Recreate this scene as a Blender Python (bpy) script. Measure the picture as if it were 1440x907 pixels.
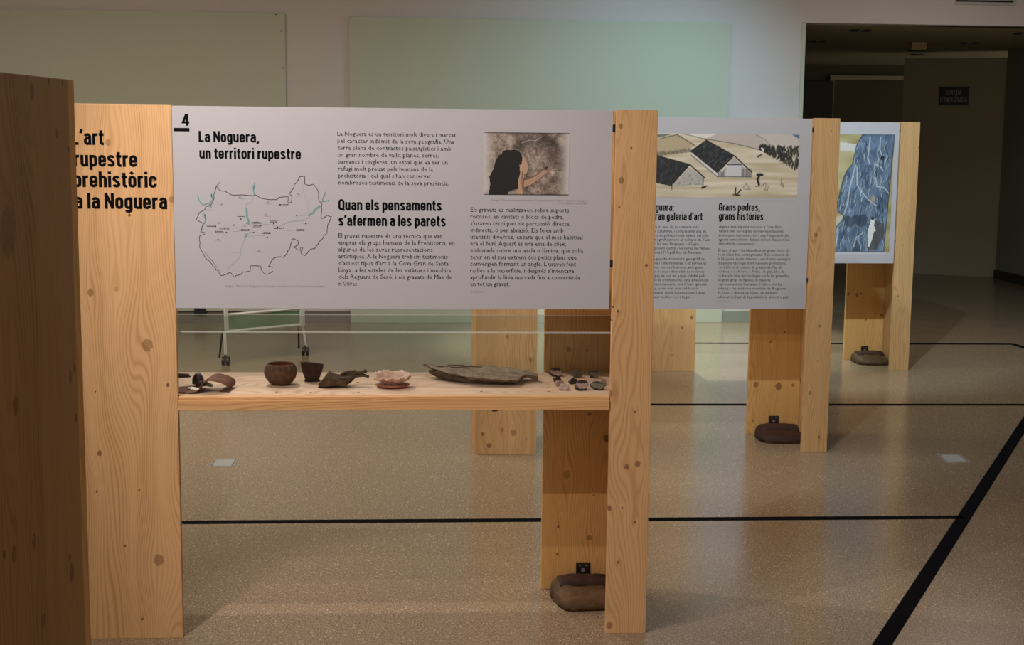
import bpy, bmesh, math, random
import numpy as np
from mathutils import Vector, Matrix, noise as mnoise
S = bpy.context.scene
COL = S.collection
for o in list(bpy.data.objects): bpy.data.objects.remove(o)
# ------------------------------------------------------------------ camera
F, CX, CY = 2001.6, 720.0, 454.0
PIT, ROL, CH = 0.1371368, 0.0105184, 1.6938
cp, sp, cr, sr = math.cos(PIT), math.sin(PIT), math.cos(ROL), math.sin(ROL)
FW = Vector((0, cp, -sp)); UP0 = Vector((0, sp, cp)); RT0 = Vector((1, 0, 0))
RT = cr*RT0 + sr*UP0; UP = -sr*RT0 + cr*UP0
cam = bpy.data.cameras.new('camera'); camo = bpy.data.objects.new('camera', cam); COL.objects.link(camo)
cam.sensor_width = 36; cam.lens = F/1440*36; cam.clip_start = .05; cam.clip_end = 200
camo.matrix_world = Matrix(((RT.x, UP.x, -FW.x, 0), (RT.y, UP.y, -FW.y, 0), (RT.z, UP.z, -FW.z, CH), (0, 0, 0, 1)))
S.camera = camo
# ------------------------------------------------------------------ world, exposure, lamps
w = bpy.data.worlds.new('world'); S.world = w; w.use_nodes = True
w.node_tree.nodes['Background'].inputs[0].default_value = (1.0, .90, .78, 1)
w.node_tree.nodes['Background'].inputs[1].default_value = .42
S.view_settings.view_transform = 'Standard'; S.view_settings.look = 'None'
S.view_settings.gamma = 1; S.view_settings.use_curve_mapping = False
S.view_settings.exposure = 1.1
def spot(name, loc, aim, watt, col, ang, blend=.5, size=.04):
    l = bpy.data.lights.new(name, 'SPOT'); l.energy = watt; l.color = col
    l.spot_size = math.radians(ang); l.spot_blend = blend; l.shadow_soft_size = size
    o = bpy.data.objects.new(name, l); COL.objects.link(o); o.location = loc
    o.rotation_euler = (Vector(aim)-Vector(loc)).to_track_quat('-Z', 'Y').to_euler(); return o
WARM = (1, .80, .62); NEUT = (1, .88, .80); COOL = (.80, .93, 1)
def overhead_fill(loc, sx, sy, watt, col):  # added soft fill from above, not a known fixture of the room
    l = bpy.data.lights.new('overhead_fill_light', 'AREA'); l.energy = watt; l.color = col; l.shape = 'RECTANGLE'; l.size = sx; l.size_y = sy
    o = bpy.data.objects.new('overhead_fill_light', l); COL.objects.link(o); o.location = loc; return o
spot('track_spot', (-1.70, 1.95, 2.95), (-.05, 4.8, .85), 56, (1, .90, .86), 54, .7, .02)
spot('track_spot', (-1.55, 2.80, 2.95), (.0, 4.8, .95), 38, (1, .90, .86), 58, .7, .02)
spot('track_spot', (-1.33, 3.45, 3.20), (-.10, 4.9, .20), 58, (1, .90, .86), 66, .7, .02)
spot('track_spot', (-1.35, 5.65, 2.95), (-.2, 4.85, .6), 50, (1, .88, .80), 50, .5, .03)
spot('track_spot', (.5, 4.9, 3.1), (1.1, 7.4, 1.0), 88, (.82, .92, 1), 56, .7, .03)
spot('track_spot', (1.7, 7.5, 3.1), (2.2, 10.0, 1.0), 165, (.70, .88, 1), 56, .7, .03)
spot('downlight', (1.15, 11.1, 3.25), (1.15, 11.15, 0), 190, (.92, 1, .86), 62, .35, .06)
spot('wall_spot', (2.0, 10.2, 3.2), (.80, 12.4, .8), 92, (.45, .80, 1), 100, 1, .15)
overhead_fill((-2.6, 8.0, 3.25), 3.0, 1.6, 62, (1, .86, .73))
overhead_fill((.9, 6.9, 3.25), 1.0, 1.0, 9, (1, .92, .84))
overhead_fill((3.6, 10.6, 3.25), .8, .8, 12, (1, .92, .88))
# ------------------------------------------------------------------ material helpers
def mat(name):
    m = bpy.data.materials.new(name); m.use_nodes = True
    return m, m.node_tree.nodes, m.node_tree.links, m.node_tree.nodes['Principled BSDF']
def node(N, t, **k):
    n = N.new(t)
    for a, b in k.items(): setattr(n, a, b)
    return n
def M2(N, L, op, a, b=None, c=None):
    n = N.new('ShaderNodeMath'); n.operation = op
    for i, v in enumerate((a, b, c)):
        if v is None: continue
        if isinstance(v, (int, float)): n.inputs[i].default_value = v
        else: L.new(v, n.inputs[i])
    return n.outputs[0]
def flat(name, col, rough=.6, metal=0, bump=0, scale=60, var=.0, spec=.4):
    m, N, L, b = mat(name)
    b.inputs['Base Color'].default_value = (*col, 1); b.inputs['Roughness'].default_value = rough
    b.inputs['Metallic'].default_value = metal; b.inputs['Specular IOR Level'].default_value = spec
    if bump or var:
        tc = N.new('ShaderNodeTexCoord'); nz = N.new('ShaderNodeTexNoise'); nz.inputs['Scale'].default_value = scale; nz.inputs['Detail'].default_value = 5
        L.new(tc.outputs['Object'], nz.inputs['Vector'])
        if bump:
            bp = N.new('ShaderNodeBump'); bp.inputs['Strength'].default_value = bump; bp.inputs['Distance'].default_value = .004
            L.new(nz.outputs['Fac'], bp.inputs['Height']); L.new(bp.outputs['Normal'], b.inputs['Normal'])
        if var:
            cr_ = N.new('ShaderNodeValToRGB'); e = cr_.color_ramp.elements
            e[0].position = .3; e[1].position = .7
            e[0].color = (*[c*(1-var) for c in col], 1); e[1].color = (*[min(1, c*(1+var)) for c in col], 1)
            L.new(nz.outputs['Fac'], cr_.inputs[0]); L.new(cr_.outputs[0], b.inputs['Base Color'])
    return m
def pine(name, knots, tint=(1, 1, 1), seed=0., axis='Z', staves=0):
    """pine board: knots = [(x, z, radius, darkness)] in the board's own metres; axis = grain direction"""
    m, N, L, b = mat(name)
    tc = N.new('ShaderNodeTexCoord'); sep = N.new('ShaderNodeSeparateXYZ'); L.new(tc.outputs['Object'], sep.inputs[0])
    X = sep.outputs['X']; Y = sep.outputs['Y']; Z = sep.outputs['Z']
    if axis == 'X': X, Z = Z, X
    cmb = N.new('ShaderNodeCombineXYZ'); L.new(X, cmb.inputs[0]); L.new(Z, cmb.inputs[2])
    dn = N.new('ShaderNodeTexNoise'); dn.inputs['Scale'].default_value = 120; L.new(cmb.outputs[0], dn.inputs['Vector']); dno = M2(N, L, 'MULTIPLY_ADD', dn.outputs['Fac'], .9, -.45)
    g = X; kn = None
    for (kx, kz, r, dk) in knots:
        s = node(N, 'ShaderNodeVectorMath', operation='SUBTRACT'); L.new(cmb.outputs[0], s.inputs[0]); s.inputs[1].default_value = (kx, 0, kz)
        q = node(N, 'ShaderNodeVectorMath', operation='MULTIPLY'); L.new(s.outputs[0], q.inputs[0]); q.inputs[1].default_value = (1.25/r, 0, 1.05/r)
        ln = node(N, 'ShaderNodeVectorMath', operation='LENGTH'); L.new(q.outputs[0], ln.inputs[0]); d = M2(N, L, 'ADD', ln.outputs['Value'], dno)
        mr = N.new('ShaderNodeMapRange'); L.new(d, mr.inputs[0]); mr.inputs[1].default_value = 1.15; mr.inputs[2].default_value = .75
        mr.inputs[3].default_value = 0; mr.inputs[4].default_value = dk*(.8 if r > .0065 else 1)
        e1 = M2(N, L, 'MULTIPLY', M2(N, L, 'SUBTRACT', d, .92), 6.0); e1 = M2(N, L, 'EXPONENT', M2(N, L, 'MULTIPLY', M2(N, L, 'MULTIPLY', e1, e1), -1.0))
        kk = M2(N, L, 'MAXIMUM', mr.outputs[0], M2(N, L, 'MULTIPLY', e1, dk*.95))
        kn = kk if kn is None else M2(N, L, 'MAXIMUM', kn, kk)
        q2 = node(N, 'ShaderNodeVectorMath', operation='MULTIPLY'); L.new(s.outputs[0], q2.inputs[0]); q2.inputs[1].default_value = (.30/r, 0, .12/r)
        dt = node(N, 'ShaderNodeVectorMath', operation='DOT_PRODUCT'); L.new(q2.outputs[0], dt.inputs[0]); L.new(q2.outputs[0], dt.inputs[1])
        ex = M2(N, L, 'EXPONENT', M2(N, L, 'MULTIPLY', dt.outputs['Value'], -1.0))
        dx = M2(N, L, 'SUBTRACT', X, kx)
        g = M2(N, L, 'SUBTRACT', g, M2(N, L, 'MULTIPLY', M2(N, L, 'MULTIPLY', dx, .85), ex))
    off = N.new('ShaderNodeCombineXYZ')
    L.new(M2(N, L, 'MULTIPLY', X, 3.2), off.inputs[0]); L.new(M2(N, L, 'MULTIPLY_ADD', Z, .55, seed), off.inputs[2])
    L.new(M2(N, L, 'MULTIPLY_ADD', Y, 3.2, seed*1.7), off.inputs[1])
    n1 = N.new('ShaderNodeTexNoise'); n1.inputs['Scale'].default_value = 1.6; n1.inputs['Detail'].default_value = 1.5; L.new(off.outputs[0], n1.inputs['Vector'])
    gg = M2(N, L, 'MULTIPLY_ADD', n1.outputs['Fac'], .27, g)
    ring = M2(N, L, 'SINE', M2(N, L, 'MULTIPLY', gg, 680.0))
    ring = M2(N, L, 'POWER', M2(N, L, 'MULTIPLY_ADD', ring, .5, .5), 2.2)
    # broad tone drift and fine fibre
    fv = N.new('ShaderNodeCombineXYZ'); L.new(M2(N, L, 'MULTIPLY', gg, 300), fv.inputs[0]); L.new(M2(N, L, 'MULTIPLY_ADD', Z, 6, seed), fv.inputs[2]); L.new(M2(N, L, 'MULTIPLY', Y, 300), fv.inputs[1])
    n2 = N.new('ShaderNodeTexNoise'); n2.inputs['Scale'].default_value = 1; n2.inputs['Detail'].default_value = 2; L.new(fv.outputs[0], n2.inputs['Vector'])
    bv = N.new('ShaderNodeCombineXYZ'); L.new(M2(N, L, 'MULTIPLY', gg, 18), bv.inputs[0]); L.new(M2(N, L, 'MULTIPLY_ADD', Z, .7, seed*3), bv.inputs[2])
    n3 = N.new('ShaderNodeTexNoise'); n3.inputs['Scale'].default_value = 1; n3.inputs['Detail'].default_value = 2; L.new(bv.outputs[0], n3.inputs['Vector'])
    f = M2(N, L, 'MULTIPLY', ring, M2(N, L, 'MULTIPLY_ADD', n3.outputs['Fac'], .75, .05))
    f = M2(N, L, 'MULTIPLY_ADD', n2.outputs['Fac'], .30, M2(N, L, 'MULTIPLY', f, .75))
    f = M2(N, L, 'MULTIPLY_ADD', M2(N, L, 'SUBTRACT', n3.outputs['Fac'], .5), .55, f)
    if staves:
        fl = M2(N, L, 'FLOOR', M2(N, L, 'MULTIPLY_ADD', X, staves, 10.37))
        wn = N.new('ShaderNodeTexWhiteNoise'); wn.noise_dimensions = '1D'; L.new(fl, wn.inputs['W'])
        f = M2(N, L, 'MULTIPLY_ADD', M2(N, L, 'SUBTRACT', wn.outputs['Value'], .5), .6, f)
    rp = N.new('ShaderNodeValToRGB'); e = rp.color_ramp.elements; t = tint
    e[0].position = .02; e[0].color = (.70*t[0], .425*t[1], .205*t[2], 1)
    e[1].position = .85; e[1].color = (.37*t[0], .175*t[1], .060*t[2], 1)
    mid = e.new(.40); mid.color = (.59*t[0], .335*t[1], .145*t[2], 1)
    L.new(f, rp.inputs[0]); colr = rp.outputs[0]
    if kn is not None:
        mx = N.new('ShaderNodeMix'); mx.data_type = 'RGBA'; L.new(kn, mx.inputs['Factor']); L.new(colr, mx.inputs['A'])
        mx.inputs['B'].default_value = (.125, .042, .014, 1); colr = mx.outputs['Result']
    L.new(colr, b.inputs['Base Color'])
    b.inputs['Roughness'].default_value = .58; b.inputs['Specular IOR Level'].default_value = .3
    bp = N.new('ShaderNodeBump'); bp.inputs['Strength'].default_value = .12; bp.inputs['Distance'].default_value = .001
    L.new(ring, bp.inputs['Height']); L.new(bp.outputs['Normal'], b.inputs['Normal'])
    return m
def rand_knots(seed, n, wdt, hgt, r0=.006, r1=.016):
    R = random.Random(seed)
    return [(R.uniform(-wdt/2, wdt/2), R.uniform(0, hgt), R.uniform(r0, r1), R.uniform(.55, .95)) for _ in range(n)]
white_print = flat('white_foamboard', (.445, .432, .45), .45, var=.01, scale=8, spec=.35)
ink = flat('black_ink', (.006, .0055, .006), .9, spec=.05)
river_ink = flat('teal_ink', (.17, .31, .31), .7)
grey_ink = flat('grey_ink', (.30, .30, .30), .5)
tape_m = flat('black_tape', (.0025, .0025, .004), .8, bump=.1, scale=200, spec=.03)
steel = flat('dark_steel', (.10, .09, .085), .35, .9, bump=.1)
black_m = flat('black_rubber', (.012, .011, .011), .5)
white_metal = flat('white_enamel', (.62, .66, .64), .35)
outlet_m = flat('grey_steel_cover', (.42, .45, .44), .35, .35, var=.06, scale=40)
outlet_f = flat('pale_steel_rim', (.50, .48, .46), .3, .6)
leather = flat('brown_leather', (.078, .036, .009), .75, bump=.5, scale=45, var=.25)
leather_dk = flat('dark_leather', (.034, .012, .006), .75, bump=.5, scale=45, var=.25)
hide_m = flat('russet_hide', (.14, .050, .024), .8, bump=.4, scale=90, var=.3)
clay = flat('dark_fired_clay', (.105, .050, .026), .8, bump=.8, scale=70, var=.35)
clay_in = flat('reddish_clay_inside', (.22, .060, .028), .75, bump=.4, scale=70, var=.25)
clay2 = flat('sooty_clay', (.050, .024, .016), .75, bump=.8, scale=80, var=.35)
bark = flat('grey_green_bark', (.23, .175, .115), .85, bump=1, scale=38, var=.4)
barkdk = flat('dark_bark', (.085, .050, .028), .9, bump=1, scale=50, var=.4)
shellm = flat('pink_shell', (.62, .40, .31), .5, bump=.6, scale=60, var=.22)
shelldk = flat('red_brown_shell', (.28, .09, .05), .6, bump=.6, scale=60, var=.3)
flint_d = flat('dark_flint', (.035, .018, .022), .4, bump=.5, scale=90, var=.35)
flint_l = flat('pinkish_flint', (.44, .30, .27), .5, bump=.5, scale=90, var=.2)
flint_g = flat('olive_grey_flint', (.13, .11, .075), .6, bump=.5, scale=90, var=.3)
ivory = flat('pale_bone', (.62, .55, .50), .5, bump=.3, scale=80, var=.15)
# ------------------------------------------------------------------ mesh helpers
def link(name, me, m=None, parent=None):
    o = bpy.data.objects.new(name, me); COL.objects.link(o)
    if m is not None:
        for k in (m if isinstance(m, (list, tuple)) else [m]): me.materials.append(k)
    if parent: o.parent = parent
    return o
def from_bm(name, bm, m, parent=None, smooth=False):
    bmesh.ops.recalc_face_normals(bm, faces=bm.faces)
    me = bpy.data.meshes.new(name); bm.to_mesh(me); bm.free()
    if smooth: me.shade_smooth()
    return link(name, me, m, parent)
def box(bm, x0, x1, y0, y1, z0, z1, bev=0, mtx=None):
    vs = [bm.verts.new((x, y, z)) for x in (x0, x1) for y in (y0, y1) for z in (z0, z1)]
    fs = [bm.faces.new([vs[i] for i in q]) for q in ((0, 1, 3, 2), (4, 6, 7, 5), (0, 4, 5, 1), (2, 3, 7, 6), (0, 2, 6, 4), (1, 5, 7, 3))]
    if mtx: bmesh.ops.transform(bm, matrix=mtx, verts=vs)
    if bev:
        ed = set(e for f in fs for e in f.edges)
        bmesh.ops.bevel(bm, geom=list(ed), offset=bev, segments=2, affect='EDGES', profile=.6)
def boxo(name, m, parent, x0, x1, y0, y1, z0, z1, bev=0.):
    bm = bmesh.new(); box(bm, x0, x1, y0, y1, z0, z1, bev); return from_bm(name, bm, m, parent)
def tube(bm, pts, rad, seg=8, cap=True):
    rings = []
    n = len(pts); pts = [Vector(p) for p in pts]
    rads = rad if isinstance(rad, (list, tuple)) else [rad]*n
    for i, p in enumerate(pts):
        t = (pts[min(i+1, n-1)]-pts[max(i-1, 0)]).normalized()
        a = t.cross(Vector((0, 0, 1)));
        if a.length < .1: a = t.cross(Vector((0, 1, 0)))
        a.normalize(); c = t.cross(a)
        rings.append([bm.verts.new(p+rads[i]*(math.cos(2*math.pi*k/seg)*a+math.sin(2*math.pi*k/seg)*c)) for k in range(seg)])
    for i in range(n-1):
        for k in range(seg):
            bm.faces.new((rings[i][k], rings[i][(k+1) % seg], rings[i+1][(k+1) % seg], rings[i+1][k]))
    if cap: bm.faces.new(rings[0][::-1]); bm.faces.new(rings[-1])
def lathe(bm, prof, seg=32, jit=0., seed=0, sx=1, sy=1):
    R = []
    for j, (r, z) in enumerate(prof):
        if r < 1e-5: R.append([bm.verts.new((0, 0, z))]); continue
        row = []
        for k in range(seg):
            a = 2*math.pi*k/seg
            d = 1+jit*mnoise.noise(Vector((math.cos(a)*1.7+seed, math.sin(a)*1.7, z*30)))
            row.append(bm.verts.new((r*d*math.cos(a)*sx, r*d*math.sin(a)*sy, z)))
        R.append(row)
    for A, B in zip(R[:-1], R[1:]):
        for k in range(seg):
            k2 = (k+1) % seg
            if len(A) == 1: bm.faces.new((A[0], B[k2], B[k]))
            elif len(B) == 1: bm.faces.new((A[k], A[k2], B[0]))
            else: bm.faces.new((A[k], A[k2], B[k2], B[k]))
def empty(name, loc, rz=0):
    o = bpy.data.objects.new(name, None); COL.objects.link(o); o.location = loc; o.rotation_euler = (0, 0, rz); o.empty_display_size = .1; return o
def tag(o, label=None, cat=None, group=None, kind=None):
    if label: o['label'] = label
    if cat: o['category'] = cat
    if group: o['group'] = group
    if kind: o['kind'] = kind
    return o
# ------------------------------------------------------------------ photograph pixels -> points on real planes
def ray(u, v): return FW + RT*((u-CX)/F) - UP*((v-CY)/F)
def on_z(u, v, z=0.):
    d = ray(u, v); t = (z-CH)/d.z; return Vector((0, 0, CH))+d*t
MODS = [(-.594, 1.475, .018), (.4624, 4.6260, .05937), (1.6729, 7.3715, .07401), (2.8246, 9.9972, .09089)]
H, WN, WW, LT, D, T = 1.75, .1356, .3176, 1.8634, .4706, .028
def local(k, P):
    X, Y, a = MODS[k]; c, s = math.cos(a), math.sin(a); dx, dy = P.x-X, P.y-Y
    return (dx*c+dy*s, -dx*s+dy*c, P.z)
def on_front(k, u, v, off=0.):
    """(x, z) in the stand's own frame of a photo pixel on its front plane"""
    X, Y, a = MODS[k]; n = Vector((-math.sin(a), math.cos(a), 0)); P0 = Vector((X, Y, 0))+n*off
    d = ray(u, v); t = (P0-Vector((0, 0, CH))).dot(n)/d.dot(n); q = local(k, Vector((0, 0, CH))+d*t); return q[0], q[2]
# ------------------------------------------------------------------ room
def wallmat(name, col): return flat(name, col, .75, bump=.08, scale=180, var=.02, spec=.25)
m_wall = wallmat('white_wall_paint', (.56, .52, .50))
m_board = wallmat('pale_green_board', (.48, .50, .40))
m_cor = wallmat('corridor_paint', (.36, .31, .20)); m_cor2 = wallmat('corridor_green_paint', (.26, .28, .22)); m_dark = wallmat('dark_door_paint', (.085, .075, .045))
m_ceil = wallmat('ceiling_paint', (.60, .57, .52))
def floor_material():
    m, N, L, b = mat('terrazzo')
    tc = N.new('ShaderNodeTexCoord'); P = tc.outputs['Object']
    n1 = N.new('ShaderNodeTexNoise'); n1.inputs['Scale'].default_value = 165; n1.inputs['Detail'].default_value = 3; L.new(P, n1.inputs['Vector'])
    r1 = N.new('ShaderNodeValToRGB'); e = r1.color_ramp.elements
    e[0].position = .34; e[0].color = (.135, .092, .055, 1); e[1].position = .66; e[1].color = (.42, .33, .225, 1)
    k = e.new(.5); k.color = (.262, .196, .124, 1)
    L.new(n1.outputs['Fac'], r1.inputs[0])
    vo = N.new('ShaderNodeTexVoronoi'); vo.inputs['Scale'].default_value = 80; L.new(P, vo.inputs['Vector'])
    sp_ = N.new('ShaderNodeSeparateColor'); L.new(vo.outputs['Color'], sp_.inputs[0])
    msk = M2(N, L, 'MULTIPLY', M2(N, L, 'LESS_THAN', vo.outputs['Distance'], .36), M2(N, L, 'GREATER_THAN', sp_.outputs[0], .72))
    mx = N.new('ShaderNodeMix'); mx.data_type = 'RGBA'; L.new(M2(N, L, 'MULTIPLY', msk, .48), mx.inputs['Factor']); L.new(r1.outputs[0], mx.inputs['A'])
    r2 = N.new('ShaderNodeValToRGB'); r2.color_ramp.interpolation = 'CONSTANT'; e = r2.color_ramp.elements
    e[0].color = (.08, .05, .03, 1); e[1].position = .45; e[1].color = (.60, .52, .42, 1)
    L.new(sp_.outputs[1], r2.inputs[0]); L.new(r2.outputs[0], mx.inputs['B'])
    # faint joints of the large slabs and slow tone drift
    sp3 = N.new('ShaderNodeSeparateXYZ'); L.new(P, sp3.inputs[0])
    jx = M2(N, L, 'ABSOLUTE', M2(N, L, 'SUBTRACT', M2(N, L, 'FRACT', M2(N, L, 'MULTIPLY_ADD', sp3.outputs[0], 1/1.4, .13)), .5))
    jy = M2(N, L, 'ABSOLUTE', M2(N, L, 'SUBTRACT', M2(N, L, 'FRACT', M2(N, L, 'MULTIPLY_ADD', sp3.outputs[1], 1/1.4, .22)), .5))
    j = M2(N, L, 'LESS_THAN', M2(N, L, 'MINIMUM', jx, jy), .0016)
    mj = N.new('ShaderNodeMix'); mj.data_type = 'RGBA'; L.new(M2(N, L, 'MULTIPLY', j, .16), mj.inputs['Factor']); L.new(mx.outputs['Result'], mj.inputs['A']); mj.inputs['B'].default_value = (.08, .06, .04, 1)
    L.new(mj.outputs['Result'], b.inputs['Base Color'])
    n4 = N.new('ShaderNodeTexNoise'); n4.inputs['Scale'].default_value = 3; L.new(P, n4.inputs['Vector'])
    L.new(M2(N, L, 'MULTIPLY_ADD', n4.outputs['Fac'], .10, .15), b.inputs['Roughness'])
    b.inputs['Specular IOR Level'].default_value = .5
    bp = N.new('ShaderNodeBump'); bp.inputs['Strength'].default_value = .05; bp.inputs['Distance'].default_value = .001
    L.new(n1.outputs['Fac'], bp.inputs['Height']); L.new(bp.outputs['Normal'], b.inputs['Normal'])
    return m
fl = boxo('floor', floor_material(), None, -7, 9, -3, 21, -.12, 0); tag(fl, kind='structure')
WA = .0803; WO = (1.831, 12.438, 0)          # back wall: a point on it and its heading
def wob(name, m, x0, x1, y0, y1, z0, z1, bev=0.):  # box in the back wall's frame, x along it, y into it
    o = boxo(name, m, None, x0, x1, y0, y1, z0, z1, bev); o.location = WO; o.rotation_euler = (0, 0, WA); return o
OX = .64                                      # left edge of the opening, measured along the wall
bm = bmesh.new()
box(bm, -8.5, OX, 0, .25, 0, 3.6); box(bm, OX, 4.14, 0, .25, 2.602, 3.6); box(bm, 4.14, 6.6, 0, .25, 0, 3.6)
wb = from_bm('wall_back', bm, m_wall); wb.location = WO; wb.rotation_euler = (0, 0, WA); tag(wb, kind='structure')
tag(wob('trim_1', m_board, OX, OX+.035, -.006, .255, 0, 2.60, .002), kind='structure')
tag(wob('baseboard_back', flat('grey_plinth', (.25, .27, .23), .5), .032, OX, -.012, 0, 0, .098, .002), kind='structure')
tag(wob('baseboard_left', flat('dark_plinth', (.16, .14, .12), .5), -8.5, -3.24, -.012, 0, 0, .098, .002), kind='structure')
tag(wob('wall_panel', m_board, -3.235, .012, -.03, 0, .0, 2.588, .003), 'wide pale green wall board between the bare strip of wall and the corridor opening', 'wall panel')
p2 = wob('wall_panel', m_board, -7.6, -3.765, -.03, 0, .1, 2.607, .003); tag(p2, 'pale green wall board at far left with screw holes down its right edge', 'wall panel')
for px, py in ((388, 21), (395, 44), (398, 96)):
    a = WA; n = Vector((-math.sin(a), math.cos(a), 0)); d = ray(px, py); t = (Vector(WO)-n*.03-Vector((0, 0, CH))).dot(n)/d.dot(n); P = Vector((0, 0, CH))+d*t-Vector(WO)
    lx = P.x*math.cos(a)+P.y*math.sin(a)
    bm = bmesh.new(); bmesh.ops.create_cone(bm, cap_ends=True, segments=8, radius1=.006, radius2=.006, depth=.004, matrix=Matrix.Translation((lx, -.031, P.z))@Matrix.Rotation(math.pi/2, 4, 'X')); from_bm('screw', bm, black_m, p2)
tag(boxo('ceiling', m_ceil, None, -7, 9, -3, 12.9, 3.3, 3.4), kind='structure')
tag(boxo('wall_left', m_wall, None, -7.1, -7, -3, 13, 0, 3.3), kind='structure')
tag(boxo('wall_right', m_wall, None, 8.0, 8.1, -3, 14, 0, 3.3), kind='structure')
# vent grille high on the wall
v = empty('vent_grille', WO, WA)
tag(v, 'metal air vent grille high on the wall above the dark corridor opening', 'vent')
bm = bmesh.new(); box(bm, 1.97, 2.52, -.012, 0, 2.778, 2.80); box(bm, 1.97, 2.52, -.012, 0, 3.04, 3.06); box(bm, 1.97, 1.99, -.012, 0, 2.80, 3.04); box(bm, 2.50, 2.52, -.012, 0, 2.80, 3.04)
from_bm('frame', bm, flat('painted_vent', (.42, .40, .37), .5), v)
boxo('backing', black_m, v, 1.99, 2.50, -.002, -.0005, 2.80, 3.04)
sl = None
for i in range(8):
    z = 2.815+i*.03
    bm = bmesh.new(); box(bm, 1.99, 2.50, -.010, -.003, z, z+.008); from_bm('slat', bm, flat('vent_slat', (.34, .32, .30), .5) if sl is None else sl, v)
    sl = bpy.data.materials.get('vent_slat')
# corridor beyond the opening
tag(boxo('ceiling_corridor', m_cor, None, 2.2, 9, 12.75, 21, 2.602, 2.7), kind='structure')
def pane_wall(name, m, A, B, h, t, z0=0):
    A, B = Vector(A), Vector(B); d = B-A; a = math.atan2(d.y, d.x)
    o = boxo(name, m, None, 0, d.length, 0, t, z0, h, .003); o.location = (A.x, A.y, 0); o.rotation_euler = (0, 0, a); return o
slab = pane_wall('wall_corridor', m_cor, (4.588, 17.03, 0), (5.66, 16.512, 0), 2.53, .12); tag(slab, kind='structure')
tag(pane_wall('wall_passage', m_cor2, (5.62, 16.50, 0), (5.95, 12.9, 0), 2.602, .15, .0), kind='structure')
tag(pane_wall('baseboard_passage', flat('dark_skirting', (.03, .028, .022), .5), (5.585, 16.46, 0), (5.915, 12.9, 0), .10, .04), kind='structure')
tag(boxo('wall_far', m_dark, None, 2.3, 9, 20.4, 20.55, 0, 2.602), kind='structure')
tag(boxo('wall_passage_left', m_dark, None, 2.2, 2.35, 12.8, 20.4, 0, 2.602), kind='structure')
dr = empty('door_1', (4.45, 20.38, 0)); tag(dr, kind='structure')
bm = bmesh.new(); box(bm, 0, .06, -.04, 0, 0, 2.45); box(bm, 1.14, 1.2, -.04, 0, 0, 2.45); box(bm, .06, 1.14, -.04, 0, 2.39, 2.45); from_bm('door_frame', bm, m_cor, dr)
boxo('door_leaf', m_dark, dr, .065, 1.135, -.02, 0, .01, 2.385, .002)
cb = empty('cabinet', (3.92, 19.6, 0)); tag(cb, 'dark tall cabinet deep in the corridor beside the shadowy door', 'cabinet')
boxo('body', flat('black_cabinet', (.02, .02, .015), .5), cb, 0, .42, 0, .4, 0, 2.35, .01)
boxo('door', flat('black_cabinet_door', (.03, .03, .022), .4), cb, .01, .41, -.02, -.001, .05, 1.6, .004)
boxo('notice', flat('grey_paper', (.20, .19, .15), .6), cb, .20, .24, -.026, -.0205, 1.45, 1.56)
def disc(bm, x, y, z, r0, r1, h, seg=20):
    lathe_pts = [(r0, z), (r1, z), (r1, z-h), (r0, z-h), (r0, z)]
    R = [[bm.verts.new((x+r*math.cos(2*math.pi*k/seg), y+r*math.sin(2*math.pi*k/seg), zz)) for k in range(seg)] for r, zz in lathe_pts[:4]]
    for i in range(4):
        A, B = R[i], R[(i+1) % 4]
        for k in range(seg): bm.faces.new((A[k], A[(k+1) % seg], B[(k+1) % seg], B[k]))
for (x, y), lb in zip(((3.175, 13.337), (3.134, 15.0), (4.867, 17.437), (4.731, 15.09), (4.733, 13.488)),
        ('unlit round ceiling downlight nearest the left edge of the corridor opening', 'unlit downlight behind the front one at the left of the corridor ceiling', 'farthest unlit downlight, over the top edge of the wall with the sign',
         'unlit downlight in the corridor ceiling to the right of the small ceiling box', 'unlit downlight at the front right of the corridor ceiling')):
    e_ = empty('ceiling_downlight', (x, y, 2.602)); tag(e_, lb, 'ceiling light', 'unlit downlights in the corridor ceiling')
    bm = bmesh.new(); disc(bm, 0, 0, 0, .075, .10, .012); from_bm('ring', bm, steel, e_)
    bm = bmesh.new(); bmesh.ops.create_cone(bm, cap_ends=True, segments=20, radius1=.075, radius2=.075, depth=.004, matrix=Matrix.Translation((0, 0, -.003))); from_bm('lens', bm, flat('unlit_lens', (.02, .02, .02), .25), e_)
e_ = empty('ceiling_box', (4.19, 15.06, 2.602)); tag(e_, 'small beige emergency lamp box on the corridor ceiling', 'emergency light')
ylw = flat('beige_plastic', (.42, .33, .15), .5)
boxo('housing', ylw, e_, -.08, .08, -.05, .05, -.085, 0, .006); boxo('base_strip', black_m, e_, -.085, .085, -.055, .055, -.095, -.085)
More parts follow.
